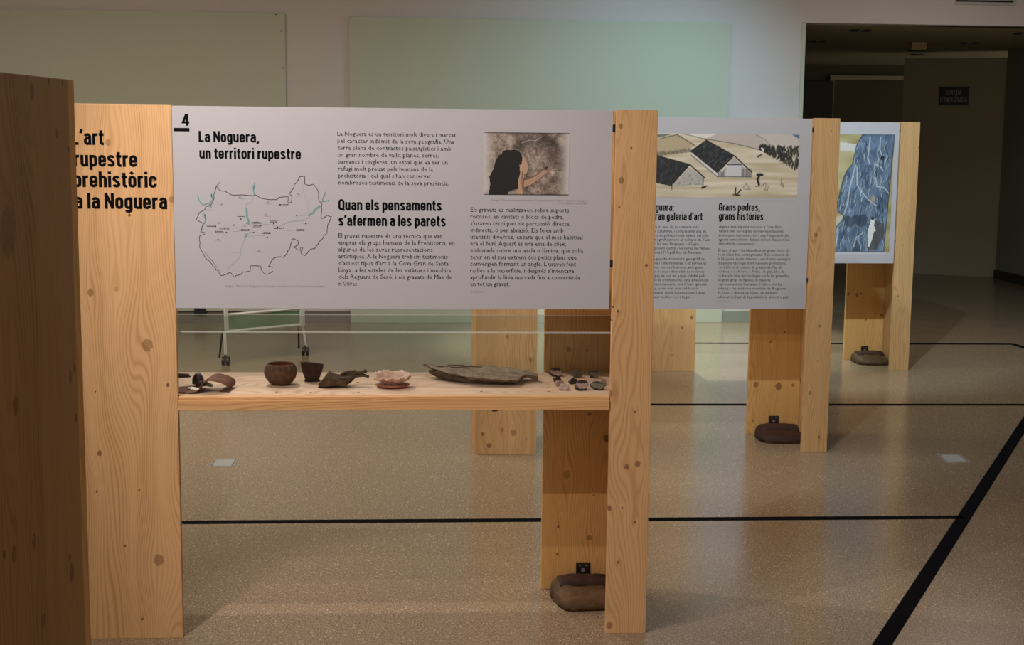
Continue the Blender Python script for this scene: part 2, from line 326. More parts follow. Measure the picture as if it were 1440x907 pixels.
# ------------------------------------------------------------------ lettering
def text_mesh(name, lines, m, parent, bold=0., res=2):
    """lines: (text, x_left, x_right, z_base, cap_height) in the parent's frame, lying on y = ytext, facing -y"""
    verts, faces = [], []
    for (s, x0, x1, z0, ch, y) in lines:
        c = bpy.data.curves.new('t', 'FONT'); c.body = s; c.size = 1; c.resolution_u = res; c.offset = bold; c.space_character = 1.0+bold*1.2
        o = bpy.data.objects.new('t', c); COL.objects.link(o)
        bpy.context.view_layer.update()
        me = bpy.data.meshes.new_from_object(o.evaluated_get(bpy.context.evaluated_depsgraph_get()))
        if len(me.vertices):
            co = np.zeros(len(me.vertices)*3); me.vertices.foreach_get('co', co); co = co.reshape(-1, 3)
            a, b_ = co[:, 0].min(), co[:, 0].max(); sx = (x1-x0)/(b_-a); sz = ch/CAP
            k = len(verts)
            for q in co: verts.append((x0+(q[0]-a)*sx, y, z0+q[1]*sz))
            faces += [[k+i for i in p.vertices] for p in me.polygons]
        bpy.data.objects.remove(o); bpy.data.curves.remove(c); bpy.data.meshes.remove(me)
    me = bpy.data.meshes.new(name); me.from_pydata(verts, [], faces); me.update()
    o = link(name, me, m, parent); o['kind'] = 'stuff'; return o
def cap_height():
    c = bpy.data.curves.new('t', 'FONT'); c.body = 'H'; c.size = 1
    o = bpy.data.objects.new('t', c); COL.objects.link(o); bpy.context.view_layer.update()
    me = bpy.data.meshes.new_from_object(o.evaluated_get(bpy.context.evaluated_depsgraph_get()))
    h = max(v_.co.y for v_ in me.vertices); bpy.data.objects.remove(o); bpy.data.meshes.remove(me); return h
def glyphs():
    """a condensed grotesque drawn as pen strokes: name -> (advance, [strokes])"""
    T_ = .078; L_, R_ = T_, .345; XH = .735; xt = XH-T_
    def arc(cx, cz, rx, rz, a0, a1, n=7): return [(cx+rx*math.cos(math.radians(a0+(a1-a0)*i/n)), cz+rz*math.sin(math.radians(a0+(a1-a0)*i/n))) for i in range(n+1)]
    def ov(x0, x1, z0, z1):
        c, rx = (x0+x1)/2, (x1-x0)/2; rz = rx*1.05
        return arc(c, z1-rz, rx, rz, 0, 180)+arc(c, z0+rz, rx, rz, 180, 360)+[(x1, z1-rz)]
    def arch(x0, x1, z1): c, rx = (x0+x1)/2, (x1-x0)/2; return arc(c, z1-rx, rx, rx, 180, 0)
    o = ov(L_, R_, T_, xt); c_ = (L_+R_)/2; rx = (R_-L_)/2
    st = lambda x, z0, z1: [(x, z0), (x, z1)]
    W_ = R_+T_
    S_ = arc(c_, xt-.125, rx, .125, 15, 180)+[(L_, .50), (c_, .38), (R_, .27)]+arc(c_, T_+.125, rx, .125, 0, -195)
    S_ = arc(c_, xt-.12, rx*.95, .12, 10, 200)+[(c_-.02, .40), (c_+.05, .345)]+arc(c_, T_+.12, rx*.97, .12, 25, -170)
    G = {'o': (W_, [o]), 'a': (W_, [arc(c_, xt-rx, rx, rx, 170, 0)+[(R_, 0)], [(R_, .43), (c_+.02, .43)]+arc(c_-.0, .43-.17, rx, .17, 90, 180)+arc(c_, T_+.12, rx, .12, 180, 330)]),
     'e': (W_, [[(L_, .355), (R_, .355)]+arc(c_, xt-rx, rx, rx, 0, 180)+arc(c_, T_+rx, rx, rx, 180, 355)+[(R_, .24)]]), 'c': (W_, [[(R_, .49)]+arc(c_, xt-rx, rx, rx, 0, 180)+arc(c_, T_+rx, rx, rx, 180, 360)+[(R_, .25)]]),
     'n': (W_, [st(L_, 0, XH), arch(L_, R_, xt)+[(R_, 0)]]), 'h': (W_, [st(L_, 0, 1), arch(L_, R_, xt)+[(R_, 0)]]),
     'u': (W_, [st(R_, 0, XH), [(L_, XH)]+arc(c_, T_+rx, rx, rx, 180, 360)]), 'm': (.66, [st(L_, 0, XH), arch(L_, .33, xt)+[(.33, 0)], arch(.33, .582, xt)+[(.582, 0)]]),
     'r': (.30, [st(L_, 0, XH), arc(.24, xt-.15, .162, .15, 180, 90)+[(.30, xt)]]), 'p': (W_, [st(L_, -.22, XH), o]), 'd': (W_, [st(R_, 0, 1), o]),
     'g': (W_, [o, [(R_, XH), (R_, -.04)]+arc(c_, -.04, rx, .12, 0, -160)]), 'l': (.156, [st(T_, 0, 1)]), 'i': (.156, [st(T_, 0, XH), st(T_, .84, 1)]),
     't': (.29, [[(.13, .93), (.13, .18)]+arc(.23, .18, .10, .105, 180, 270)+[(.29, .075)], [(0, xt), (.29, xt)]]), 'f': (.29, [[(.12, 0), (.12, .80)]+arc(.23, .80, .11, .122, 180, 90)+[(.30, .922)], [(0, xt), (.29, xt)]]),
     's': (W_, [S_]), 'L': (.40, [[(T_, 1), (T_, T_), (.40, T_)]]), 'N': (.50, [st(T_, 0, 1), st(.50-T_, 0, 1), [(T_+.0, .93), (.50-T_, .07)]]),
     'Q': (.50, [ov(T_, .50-T_, T_, 1-T_), [(.29, .22), (.50, -.02)]]), 'G': (.48, [[(.402, .68)]+arc(.24, .922-.162, .162, .162, 0, 180)+arc(.24, .24, .162, .162, 180, 360)+[(.402, .46), (.24, .46)]]),
     ',': (.16, [[(.09, .14), (.09, .03), (.04, -.13)]]), '\u2019': (.17, [[(.10, 1), (.10, .88), (.05, .74)]]), ':': (.16, [st(.08, 0, .155), st(.08, .50, .655)]),
     '4': (.50, [[(.34, 0), (.34, .98)], [(.30, .96), (.07, .28), (.50, .28)]]), ' ': (.20, [])}
    G['\u00f2'] = (W_, [o, [(.12, .98), (.25, .84)]])
    return G
GL = glyphs()
def head_mesh(name, rows, m, parent, pen=.172):
    for row in rows: head_line(name, [row], m, parent, pen)
def head_line(name, rows, m, parent, pen):
    """rows: (text, x_left, x_right, z_base, cap_height, y)"""
    verts, faces = [], []
    for (s_, x0, x1, z0, ch, y) in rows:
        adv = 0; items = []
        for c in s_:
            wd, st = GL[c]; items.append((adv, st)); adv += wd+(.075 if c != ' ' else 0)
        adv -= .075; sx = (x1-x0)/adv; sz = ch
        for ox_, sts in items:
            for pts in sts:
                closed = len(pts) > 3 and abs(pts[0][0]-pts[-1][0]) < 1e-6 and abs(pts[0][1]-pts[-1][1]) < 1e-6
                n = len(pts)
                for i, (px_, pz_) in enumerate(pts):
                    if closed: a_, b_ = pts[(i-1) % (n-1)] if i else pts[n-2], pts[(i+1) % (n-1)] if i < n-1 else pts[1]
                    else: a_, b_ = pts[max(0, i-1)], pts[min(n-1, i+1)]
                    d1 = (px_-a_[0], pz_-a_[1]); d2 = (b_[0]-px_, b_[1]-pz_); l1 = math.hypot(*d1); l2 = math.hypot(*d2)
                    if l1 < 1e-7: d1, l1 = d2, l2
                    if l2 < 1e-7: d2, l2 = d1, l1
                    n1 = (-d1[1]/l1, d1[0]/l1); n2 = (-d2[1]/l2, d2[0]/l2); nx, nz = n1[0]+n2[0], n1[1]+n2[1]; q = nx*nx+nz*nz or 1
                    k_ = min(2/q, 1.4)*pen/2
                    for sg_ in (1, -1): verts.append((x0+(ox_+px_+sg_*nx*k_)*sx, y, z0+(pz_+sg_*nz*k_)*sz))
                    if i: t_ = len(verts); faces.append((t_-4, t_-3, t_-1, t_-2))
    me = bpy.data.meshes.new(name); me.from_pydata(verts, [], faces); me.update(); return link(name, me, m, parent)
CAP = cap_height()
def px_lines(k, rows, y=-.0005):
    out = []
    for (s, xl, xr, yb, cap) in rows:
        x0, z0 = on_front(k, xl, yb, y); x1, z1 = on_front(k, xr, yb, y); _, z2 = on_front(k, xl, yb-cap, y)
        out.append((s, x0, x1, z0, z2-z0, y))
    return out
# ------------------------------------------------------------------ printed pictures: painted in numpy onto a fine grid
def srgb(c): c = np.asarray(c, float)/255; return np.where(c <= .04045, c/12.92, ((c+.055)/1.055)**2.4)
class Paint:
    def __init__(s, w, h, bg): s.w, s.h = w, h; s.a = np.zeros((h, w, 3))+np.array(bg, float); s.Y, s.X = np.mgrid[0:h, 0:w]+.5
    def mask(s, pts):
        m = np.zeros((s.h, s.w), bool); n = len(pts)
        for i in range(n):
            x0, y0 = pts[i]; x1, y1 = pts[(i+1) % n]
            if y0 == y1: continue
            c = ((y0 > s.Y) != (y1 > s.Y)) & (s.X < (x1-x0)*(s.Y-y0)/(y1-y0)+x0); m ^= c
        return m
    def poly(s, pts, col, al=1.): m = s.mask(pts); s.a[m] = s.a[m]*(1-al)+np.array(col, float)*al; return m
    def line(s, pts, col, wd=1., al=1.):
        for (x0, y0), (x1, y1) in zip(pts[:-1], pts[1:]):
            dx, dy = x1-x0, y1-y0; t = np.clip(((s.X-x0)*dx+(s.Y-y0)*dy)/(dx*dx+dy*dy+1e-9), 0, 1)
            d = np.hypot(s.X-x0-t*dx, s.Y-y0-t*dy); k = (np.clip(wd/2+.5-d, 0, 1)*al)[..., None]
            s.a = s.a*(1-k)+np.array(col, float)*k
    def ell(s, x, y, rx, ry, col, al=1., soft=.1):
        d = np.hypot((s.X-x)/rx, (s.Y-y)/ry); k = (np.clip((1-d)/soft, 0, 1)*al)[..., None]; s.a = s.a*(1-k)+np.array(col, float)*k
def vnoise(h, w, cy, cx, rng):
    g = rng.random((cy+2, cx+2)); y = np.linspace(0, cy, h, endpoint=False); x = np.linspace(0, cx, w, endpoint=False)
    yi, xi = y.astype(int), x.astype(int); fy, fx = (y-yi)[:, None], (x-xi)[None]; fy = fy*fy*(3-2*fy); fx = fx*fx*(3-2*fx)
    return (g[yi][:, xi]*(1-fx)+g[yi][:, xi+1]*fx)*(1-fy)+(g[yi+1][:, xi]*(1-fx)+g[yi+1][:, xi+1]*fx)*fy
pm, PN, PL, PB = mat('printed_picture'); at_ = PN.new('ShaderNodeVertexColor'); at_.layer_name = 'print'
PL.new(at_.outputs['Color'], PB.inputs['Base Color']); PB.inputs['Roughness'].default_value = .5
def picture(name, P, k, parent, xl, yt, xr, yb, y=-.0006, desat=.28):
    x0, z1 = on_front(k, xl, yt, y); x1, z0 = on_front(k, xr, yb, y)
    h, w_ = P.h, P.w
    xs = np.linspace(x0, x1, w_+1); zs = np.linspace(z1, z0, h+1)
    V = np.stack([np.tile(xs, h+1), np.full((h+1)*(w_+1), y), np.repeat(zs, w_+1)], 1)
    i = np.arange(h)[:, None]*(w_+1)+np.arange(w_)[None]; i = i.ravel()
    Fc = np.stack([i+w_+1, i+w_+2, i+1, i], 1)
    me = bpy.data.meshes.new(name); me.from_pydata(V.tolist(), [], Fc.tolist())
    ca = me.color_attributes.new('print', 'FLOAT_COLOR', 'CORNER')
    pa = np.clip(P.a, 0, 255); pa = pa*(1-desat)+pa.mean(2, keepdims=True)*desat; c = srgb(pa).reshape(-1, 3); c = np.concatenate([c, np.ones((len(c), 1))], 1); c = np.repeat(c, 4, 0)
    ca.data.foreach_set('color', c.astype(np.float32).ravel()); me.update()
    return link(name, me, pm, parent)
def paint_cave():
    rng = np.random.default_rng(3); W_, H_ = 176, 132; P = Paint(W_, H_, (150, 125, 105))
    n = vnoise(H_, W_, 8, 10, rng)*.5+vnoise(H_, W_, 20, 26, rng)*.3+vnoise(H_, W_, 50, 64, rng)*.4
    P.a = np.array([86, 68, 58])+(n[..., None]-.25)*np.array([140, 132, 122])
    d = np.hypot((P.X-112)/52, (P.Y-62)/48); P.a *= (1-.38*np.exp(-((d-1)/.22)**2)*(P.Y < 80))[..., None]
    P.ell(145, 45, 22, 30, (78, 54, 38), .6, .9)
    for i in range(60):
        x, y = rng.uniform(10, 170), rng.uniform(5, 128); a = rng.uniform(0, 6.3); l = rng.uniform(4, 13)
        P.line([(x, y), (x+l*.5*math.cos(a), y+l*.5*math.sin(a)), (x+l*math.cos(a+.8), y+l*math.sin(a+.8))], (205, 188, 165) if i % 2 else (70, 50, 40), .9, .45)
    P.line([(78, 22), (92, 16), (105, 17), (120, 8)], (205, 188, 165), 1.5, .7)
    f = np.minimum(np.clip((P.X-0)/24, 0, 1), np.clip((176-P.X)/26, 0, 1))[..., None]; P.a = P.a*f+np.array([196, 188, 182])*(1-f)*1.0
    s = 176/885.; Q = lambda L_: [((x-85)*s, (y-88)*s) for x, y in L_]   # outline read off a zoomed view
    P.poly(Q([(480, 330), (505, 350), (520, 390), (545, 430), (545, 480), (530, 520), (505, 525), (500, 560), (490, 600), (495, 690), (505, 760), (420, 760), (440, 600), (450, 420)]), (196, 146, 108))
    P.poly(Q([(500, 590), (560, 575), (640, 530), (700, 480), (735, 450), (745, 465), (720, 500), (745, 490), (760, 500), (700, 550), (640, 600), (560, 650), (500, 670)]), (188, 140, 104))
    P.line(Q([(500, 590), (560, 575), (640, 530), (700, 480), (735, 450)]), (60, 38, 30), 1.2, .8); P.line(Q([(500, 680), (570, 650), (640, 600), (760, 500)]), (60, 38, 30), 1.2, .8)
    P.line(Q([(720, 480), (742, 452)]), (25, 18, 15), 2.5)
    P.poly(Q([(330, 760), (345, 720), (400, 710), (440, 730), (460, 760)]), (150, 138, 128))
    P.poly(Q([(135, 760), (150, 640), (140, 560), (185, 470), (205, 390), (235, 330), (265, 320), (275, 285), (320, 270), (360, 278), (390, 268), (440, 275), (470, 310), (485, 360), (475, 420), (455, 440), (462, 520), (440, 600), (440, 690), (390, 695), (340, 720), (320, 760)]), (14, 9, 9))
    for i in range(8): P.line(Q([(300+i*18, 300), (270+i*20, 480), (240+i*22, 700)]), (48, 36, 34), .8, .5)
    P.line(Q([(265, 315), (278, 282), (320, 266), (390, 264), (440, 272), (472, 310)]), (190, 170, 150), 1, .8)
    P.line(Q([(455, 435), (470, 440), (470, 490)]), (205, 170, 140), 2, .9); P.line(Q([(485, 500), (480, 600), (490, 700), (505, 755)]), (45, 28, 22), 1.2, .8)
    P.a[:2] *= .55; P.a[-2:] *= .5
    return P
def paint_village():
    rng = np.random.default_rng(5); W_, H_ = 252, 100; P = Paint(W_, H_, (205, 186, 150))
    n = vnoise(H_, W_, 26, 5, rng); P.a = np.array([208, 190, 154])+(n[..., None]-.5)*np.array([40, 46, 62])
    ox = 252-221.   # photo zoom x (6.545 px) to canvas
    Q = lambda L_: [((x-90)/1298*221+ox, (y-117)/595*100) for x, y in L_]
    P.poly(Q([(330, 117), (530, 165), (640, 117)]), (215, 208, 200)); P.poly(Q([(530, 165), (640, 117), (990, 117), (1100, 200), (1040, 260), (800, 210)]), (186, 172, 160))
    P.poly(Q([(990, 117), (1388, 117), (1388, 250), (1100, 235), (1060, 160)]), (196, 184, 172)); P.poly(Q([(1320, 117), (1388, 117), (1388, 160)]), (70, 112, 150))
    P.poly(Q([(80, 190), (280, 130), (440, 230), (300, 290), (80, 330)]), (182, 160, 118))
    P.line(Q([(80, 180), (280, 128), (440, 225)]), (70, 70, 55), 1.6, .8); P.line(Q([(330, 117), (530, 165), (800, 205), (1040, 265)]), (60, 60, 55), 1, .8)
    P.line(Q([(990, 117), (1080, 170), (1110, 210)]), (80, 90, 95), 1, .7); P.poly(Q([(-100, 125), (250, 120), (90, 165), (-100, 200)]), (90, 100, 90), .8)
    for i in range(46):
        x = 90+i*7; P.line(Q([(x, 328-(x-90)*.13), (x+3, 300-(x-90)*.13+rng.uniform(-10, 10))]), (60, 52, 36), .8, .7)
    for i in range(420):
        x = rng.uniform(1030, 1388); t = (x-1030)/358; y = rng.uniform(235+10*t, 262+t*205)
        g = rng.uniform(.4, 1); P.line(Q([(x, y), (x+rng.uniform(-8, 8), y-rng.uniform(14, 30))]), (38*g, 44*g, 34*g), 1.3, .85)
    def roof(pts, slope):
        P.poly(Q(pts), (26, 27, 32)); m = P.mask(Q(pts)); a0 = P.a.copy()
        xs = [p[0] for p in pts]; ys = [p[1] for p in pts]
        for i in range(170):
            x = rng.uniform(min(xs), max(xs)); y = rng.uniform(min(ys), max(ys)); P.line(Q([(x, y), (x+slope*26, y+26)]), (112, 114, 122), .7, .55)
        P.a[~m] = a0[~m]
    # far house
    P.poly(Q([(655, 515), (800, 335), (960, 490), (960, 515)]), (170, 166, 164)); P.poly(Q([(720, 515), (735, 405), (870, 405), (880, 515)]), (196, 194, 196))
    for i in range(22):
        x = 665+i*14
        if not 725 < x < 875: P.line(Q([(x, 470 if x < 725 else 440), (x, 515)]), (50, 46, 44), 1, .8)
    P.poly(Q([(415, 300), (655, 485), (650, 515), (410, 315)]), (205, 202, 200)); P.line(Q([(410, 315), (650, 515), (960, 515)]), (60, 56, 52), 1)
    roof([(400, 280), (540, 175), (800, 325), (655, 485)], -.8); P.line(Q([(540, 175), (805, 322), (962, 470)]), (24, 24, 26), 1.8); P.line(Q([(740, 402), (872, 402)]), (40, 38, 38), 1.4)
    # near house
    P.poly(Q([(240, 610), (400, 430), (535, 540), (530, 600), (400, 600)]), (176, 170, 160))
    for i in range(40): x = rng.uniform(280, 520); y = rng.uniform(500, 600); P.line(Q([(x, y), (x+14, y+4)]), (90, 84, 74), .7, .5)
    roof([(-120, 270), (80, 318), (405, 408), (240, 608), (80, 578), (-120, 500)], -.5); P.line(Q([(80, 318), (405, 408), (540, 530)]), (24, 24, 26), 1.8)
    P.line(Q([(245, 560), (245, 640)]), (35, 30, 28), 1.2); P.line(Q([(527, 535), (527, 595)]), (35, 30, 28), 1.2)
    P.poly(Q([(505, 618), (560, 595), (572, 605), (522, 634)]), (45, 38, 34)); P.poly(Q([(1000, 325), (1040, 300), (1060, 310), (1020, 335)]), (80, 76, 60)); P.poly(Q([(1040, 240), (1075, 250), (1060, 290)]), (215, 210, 200))
    P.line(Q([(1040, 490), (1020, 540), (1035, 590)]), (40, 26, 20), 3.2); P.ell(*Q([(1040, 495)])[0], 6, 3, (35, 26, 22)); P.line(Q([(1005, 605), (1070, 600), (1085, 570)]), (60, 50, 42), 1)
    P.line(Q([(1095, 570), (1100, 600), (1090, 640), (1115, 640), (1120, 600)]), (110, 100, 88), .8); P.line(Q([(1240, 530), (1235, 590), (1260, 610), (1250, 570)]), (120, 112, 100), 1.1)
    P.line(Q([(825, 620), (820, 670), (835, 690), (860, 650), (870, 640)]), (25, 22, 20), 2); P.line(Q([(800, 685), (865, 690)]), (25, 22, 20), 1.6)
    P.line(Q([(890, 620), (920, 580), (955, 635), (900, 632)]), (110, 104, 96), .9)
    return P
def paint_cliff():
    rng = np.random.default_rng(9); W_, H_ = 112, 208; P = Paint(W_, H_, (176, 160, 92))
    n = vnoise(H_, W_, 14, 4, rng); P.a = np.array([172, 156, 92])+(n[..., None]-.5)*np.array([40, 40, 50])
    Q = lambda L_: [((x-20)/368*92+20, (y-42)/790*208) for x, y in L_]
    P.poly(Q([(50, 95), (160, 110), (150, 160), (50, 150)]), (196, 194, 182)); P.poly(Q([(30, 600), (90, 580), (60, 680), (20, 720)]), (190, 184, 150))
    out = [(185, 42), (388, 42), (352, 832), (-60, 832), (20, 740), (30, 680), (80, 620), (90, 590), (50, 560), (45, 500), (60, 430), (75, 340), (100, 280), (130, 240), (150, 120), (165, 85)]
    m = P.poly(Q(out), (70, 92, 122)); a0 = P.a.copy()
    n2 = vnoise(H_, W_, 12, 14, rng)*.6+vnoise(H_, W_, 34, 30, rng)*.5
    P.a = np.array([48, 68, 96])+(n2[..., None])*np.array([60, 74, 80])
    for i in range(230):
        x = rng.uniform(-40, 380); y = rng.uniform(42, 800); pts = [(x, y)]; l = rng.uniform(3, 9); lean = -.22 if x < 170 else .12*math.sin(y*.02)
        ph = rng.uniform(0, 6)
        for j in range(int(l)): x += lean*20+7*math.sin(ph+j*1.3); y += rng.uniform(12, 24); pts.append((x, y))
        P.line(Q(pts), ((150, 168, 180), (30, 44, 70), (92, 116, 142), (196, 204, 204))[i % 4 if i % 8 != 3 else 2], (1., 1.2, 1.6, .8)[i % 4], .7)
    for pts in ([(235, 60), (230, 140), (225, 200), (240, 240)], [(300, 60), (298, 140), (320, 200), (330, 200)], [(160, 260), (165, 380), (190, 420), (240, 480), (290, 520)], [(280, 330), (290, 390), (340, 400), (370, 440)],
                [(150, 250), (120, 400), (110, 500), (90, 580)], [(270, 240), (310, 260), (325, 285)], [(60, 680), (45, 800)], [(160, 800), (170, 740), (220, 700)]):
        P.line(Q(pts), (188, 198, 200), 1.8, .85)
    for i in range(34):
        x = rng.uniform(20, 380); y = rng.uniform(60, 780); pts = [(x, y)]
        for j in range(3): x += rng.uniform(-2, 8)*(1 if i % 2 else -1); y += rng.uniform(8, 22); pts.append((x, y))
        P.line(Q(pts), (206, 212, 208), .9, .7); P.line(Q([(a_+7, b_+5) for a_, b_ in pts]), (28, 40, 62), .9, .6)
    P.ell(*Q([(270, 475)])[0], 5, 9, (180, 160, 120), .8, .6); P.ell(*Q([(318, 200)])[0], 4, 5, (30, 42, 66), 1, .3)
    P.poly(Q([(85, 605), (110, 585), (135, 600), (160, 580), (190, 590), (215, 575), (240, 600), (232, 650), (200, 668), (165, 640), (140, 665), (105, 660)]), (36, 50, 72), .6); P.poly(Q([(290, 620), (345, 640), (350, 720), (300, 820), (255, 815), (280, 740)]), (78, 70, 62), .7)
    P.poly(Q([(262, 610), (278, 600), (286, 625), (282, 650), (296, 690), (284, 695), (276, 740), (262, 795), (250, 800), (248, 740), (250, 670)]), (214, 212, 204)); P.ell(*Q([(272, 606)])[0], 2.5, 3, (50, 44, 40))
    P.a[~m] = a0[~m]
    P.line(Q(out+[out[0]]), (24, 30, 44), 1, .8)
    return P
# ------------------------------------------------------------------ display stands
KN = {
 ('wide', 1): [(152, 201), (152, 200), (216, 253), (182, 303), (127.5, 412), (207, 486), (223, 788), (140, 638), (136, 692), (196, 690), (236, 542), (176, 733), (134, 551), (120, 500), (200, 871)],
}
def wood_for(k, part, x_c, w_, knots_px, off=0., rs=None, extra=0, tint=(1, 1, 1), seed=0., staves=0):
    ks = []
    for (px, py, r, dk) in knots_px:
        x, z = on_front(k, px, py, off); ks.append((x-x_c, z, r, dk))
    if extra: ks += rand_knots(seed*7+k, extra, w_, H)
    return pine('pine_%s' % part, ks, tint, seed, staves=staves)
def board(name, m, parent, xc, yc, w_, t_, rz=0., h=H, z0=.0):
    """upright board, own origin at its foot centre so the grain runs in its own frame"""
    bm = bmesh.new(); box(bm, -w_/2, w_/2, -t_/2, t_/2, z0, h, .0015); o = from_bm(name, bm, m, parent); o.location = (xc, yc, 0); o.rotation_euler = (0, 0, rz); return o
SPEC = {
 0: dict(label='dark shadowed pine display stand cut off by the left edge, nearest the camera', pb=.76, seed=2.2, wide=[], narrow=[], rear=[]),
 1: dict(label='pine display stand numbered 4 with white map panel above a shelf of finds', pb=1.103, seed=5.1,
    wide=[(152, 201, .010, .55), (216, 253, .008, .9), (182, 303, .005, .9), (127.5, 412, .011, .7), (163, 407, .008, .35), (207, 486, .020, .62), (223, 788, .019, .65), (140, 638, .009, .85), (136, 692, .004, .95), (196, 690, .004, .9), (236, 542, .006, .85), (176, 768, .004, .9), (134, 551, .003, .95), (200, 871, .005, .9), (241, 281, .010, .6)],
    narrow=[(881, 657, .009, .85), (897, 653, .010, .85), (857, 554, .012, .7), (874, 254, .010, .75), (873, 178, .008, .7), (871, 292, .004, .8), (893, 580, .005, .8), (875, 715, .004, .9), (893, 735, .004, .9), (869, 791, .004, .9), (888, 209, .004, .9), (857, 715, .008, .85), (857, 880, .012, .75), (869, 438, .005, .9), (862, 432, .004, .9), (860, 451, .004, .9), (909, 374, .006, .8)],
    rear=[(829, 583, .007, .9), (853, 617, .014, .9), (829, 757, .010, .75), (797, 668, .015, .45), (785, 741, .006, .8), (784, 780, .006, .8), (835, 697, .004, .8), (800, 492, .010, .6), (825, 493, .004, .8)]),
 2: dict(label='second pine display stand, its white panel showing a drawing of thatched houses', pb=.7646, seed=8.4,
    wide=[(679, 611, .010, .85), (688, 627, .013, .85), (706, 605, .010, .6), (722, 609, .017, .6), (747, 506, .013, .6), (713, 474, .009, .6), (711, 521, .005, .8), (740, 618, .005, .7)],
    narrow=[(1153, 459, .007, .75), (1150, 508, .005, .8), (1139, 553, .010, .75), (1152, 615, .007, .85), (1147, 331, .012, .7), (1169, 185, .004, .8)],
    rear=[(1063, 541, .016, .75), (1095, 544, .020, .85), (1115, 542, .009, .85), (1059, 592, .008, .8), (1084, 481, .009, .8), (1103, 467, .006, .9), (1125, 549, .007, .8), (1128, 527, .010, .8)]),
 3: dict(label='farthest pine display stand, its white panel showing a painting of blue cliffs', pb=.7646, seed=11.7,
    wide=[(973, 447, .013, .85), (959, 461, .007, .9), (945, 500, .006, .6)],
    narrow=[(1263, 417, .007, .75), (1292, 208, .006, .8), (1270, 345, .005, .7)],
    rear=[(1193, 414, .010, .9), (1205, 415, .012, .9), (1240, 444, .012, .85), (1211, 413, .006, .9), (1218, 450, .006, .8)]),
}
ROOT = {}
for k in range(4):
    s = SPEC[k]; X, Y, a = MODS[k]; r = empty('display_stand', (X, Y, 0), a); ROOT[k] = r
    tag(r, s['label'], 'display stand', 'pine display stands in a receding row')
    sd = s['seed']
    xw = -(LT-WW/2); xn = -WN/2
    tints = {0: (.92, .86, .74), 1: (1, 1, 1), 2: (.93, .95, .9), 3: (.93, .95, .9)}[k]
    mw = wood_for(k, 'wide', xw, WW, s['wide'], 0, extra=0 if k else 6, tint=tints, seed=sd)
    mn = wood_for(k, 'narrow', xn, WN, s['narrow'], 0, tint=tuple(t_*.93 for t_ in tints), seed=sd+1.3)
    mr = wood_for(k, 'rear', -WW/2, WW, s['rear'], D, tint=(tints[0]*1.08, tints[1]*1.03, tints[2]*.80), seed=sd+2.9)
    if k == 0:   # its outer side is what the photograph shows: staves and dark knots
        ks = []
        for (px, py, rr, dk) in [(12, 325, .030, .5), (22, 572, .012, .8), (20, 781, .010, .8), (99, 530, .009, .8), (105, 518, .006, .8), (107, 588, .006, .8), (48, 762, .009, .8), (101, 805, .013, .8), (61, 874, .009, .8), (6, 781, .006, .8), (45, 128, .010, .7), (80, 188, .006, .7), (96, 210, .005, .8), (98, 784, .006, .8), (69, 115, .004, .8), (88, 117, .004, .8)]:
            a_ = a; n_ = Vector((math.cos(a_), math.sin(a_), 0)); d = ray(px, py); t_ = (Vector((X, Y, 0))-Vector((0, 0, CH))).dot(n_)/d.dot(n_)
            q = local(0, Vector((0, 0, CH))+d*t_); ks.append((-(q[1]-(T+D)/2), q[2], rr, dk))
        ks = [(-x_, z_, rr, dk) for x_, z_, rr, dk in ks]
        ms = pine('pine_side_shadowed', ks, (.56, .49, .34), 3.3, staves=11)  # tint darkened to paint the shade on this side into the wood
    else:
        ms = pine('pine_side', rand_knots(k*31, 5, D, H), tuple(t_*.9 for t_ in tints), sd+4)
    board('front_board', mw, r, xw, T/2, WW, T)
    board('front_post', mn, r, xn, T/2, WN, T)
    board('rear_board', mr, r, -WW/2, D+T/2, WW, T)
    mp = pine('pine_rear_post', rand_knots(k*17+3, 3, WN, H), tints, sd+6)
    board('rear_post', mp, r, -(LT-WN/2), D+T/2, WN, T)
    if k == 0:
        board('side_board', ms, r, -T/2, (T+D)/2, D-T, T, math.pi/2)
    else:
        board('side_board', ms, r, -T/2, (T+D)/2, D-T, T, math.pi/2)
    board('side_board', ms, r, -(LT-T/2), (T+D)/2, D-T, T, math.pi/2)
    # printed panel
    x0 = -(LT-WW)+.001; x1 = -WN-.010
    pn = boxo('text_panel', white_print, r, x0, x1, 0, .006, s['pb'], H-.004, .0006)
    s['panel'] = pn
    for z in (s['pb']+.15, H-.06): boxo('panel_clip', black_m, r, x1-.004, -WN+.0002, .008, .02, z-.012, z+.012)
P1 = SPEC[1]['panel']; P2 = SPEC[2]['panel']; P3 = SPEC[3]['panel']
# --- lettering of the first stand
hb = .016
t = head_mesh('heading_text', px_lines(1, [("L\u2019art", 101, 146, 204, 22.3), ("rupestre", 104, 192.8, 234.5, 22.3), ("prehist\u00f2ric", 103.5, 220.5, 263.5, 22.3), ("a la Noguera", 105, 235, 293.8, 22.3)], -.0004), ink, ROOT[1])
head_mesh('panel_number', px_lines(1, [("4", 256, 266.3, 177.3, 17)]), ink, P1)
xa, za = on_front(1, 244.3, 185); xb, zb = on_front(1, 266.3, 180.5); bm = bmesh.new(); box(bm, xa, xb, -.0006, 0, za, zb); from_bm('number_bar', bm, ink, P1)
head_mesh('title_text', px_lines(1, [("La Noguera,", 279.5, 364, 200, 15.5), ("un territori rupestre", 280.5, 423, 223.3, 15.5)]), ink, P1)
head_mesh('subtitle_text', px_lines(1, [("Quan els pensaments", 476, 621, 296, 15.5), ("s\u2019afermen a les parets", 476, 626.7, 318, 15.5)]), ink, P1)
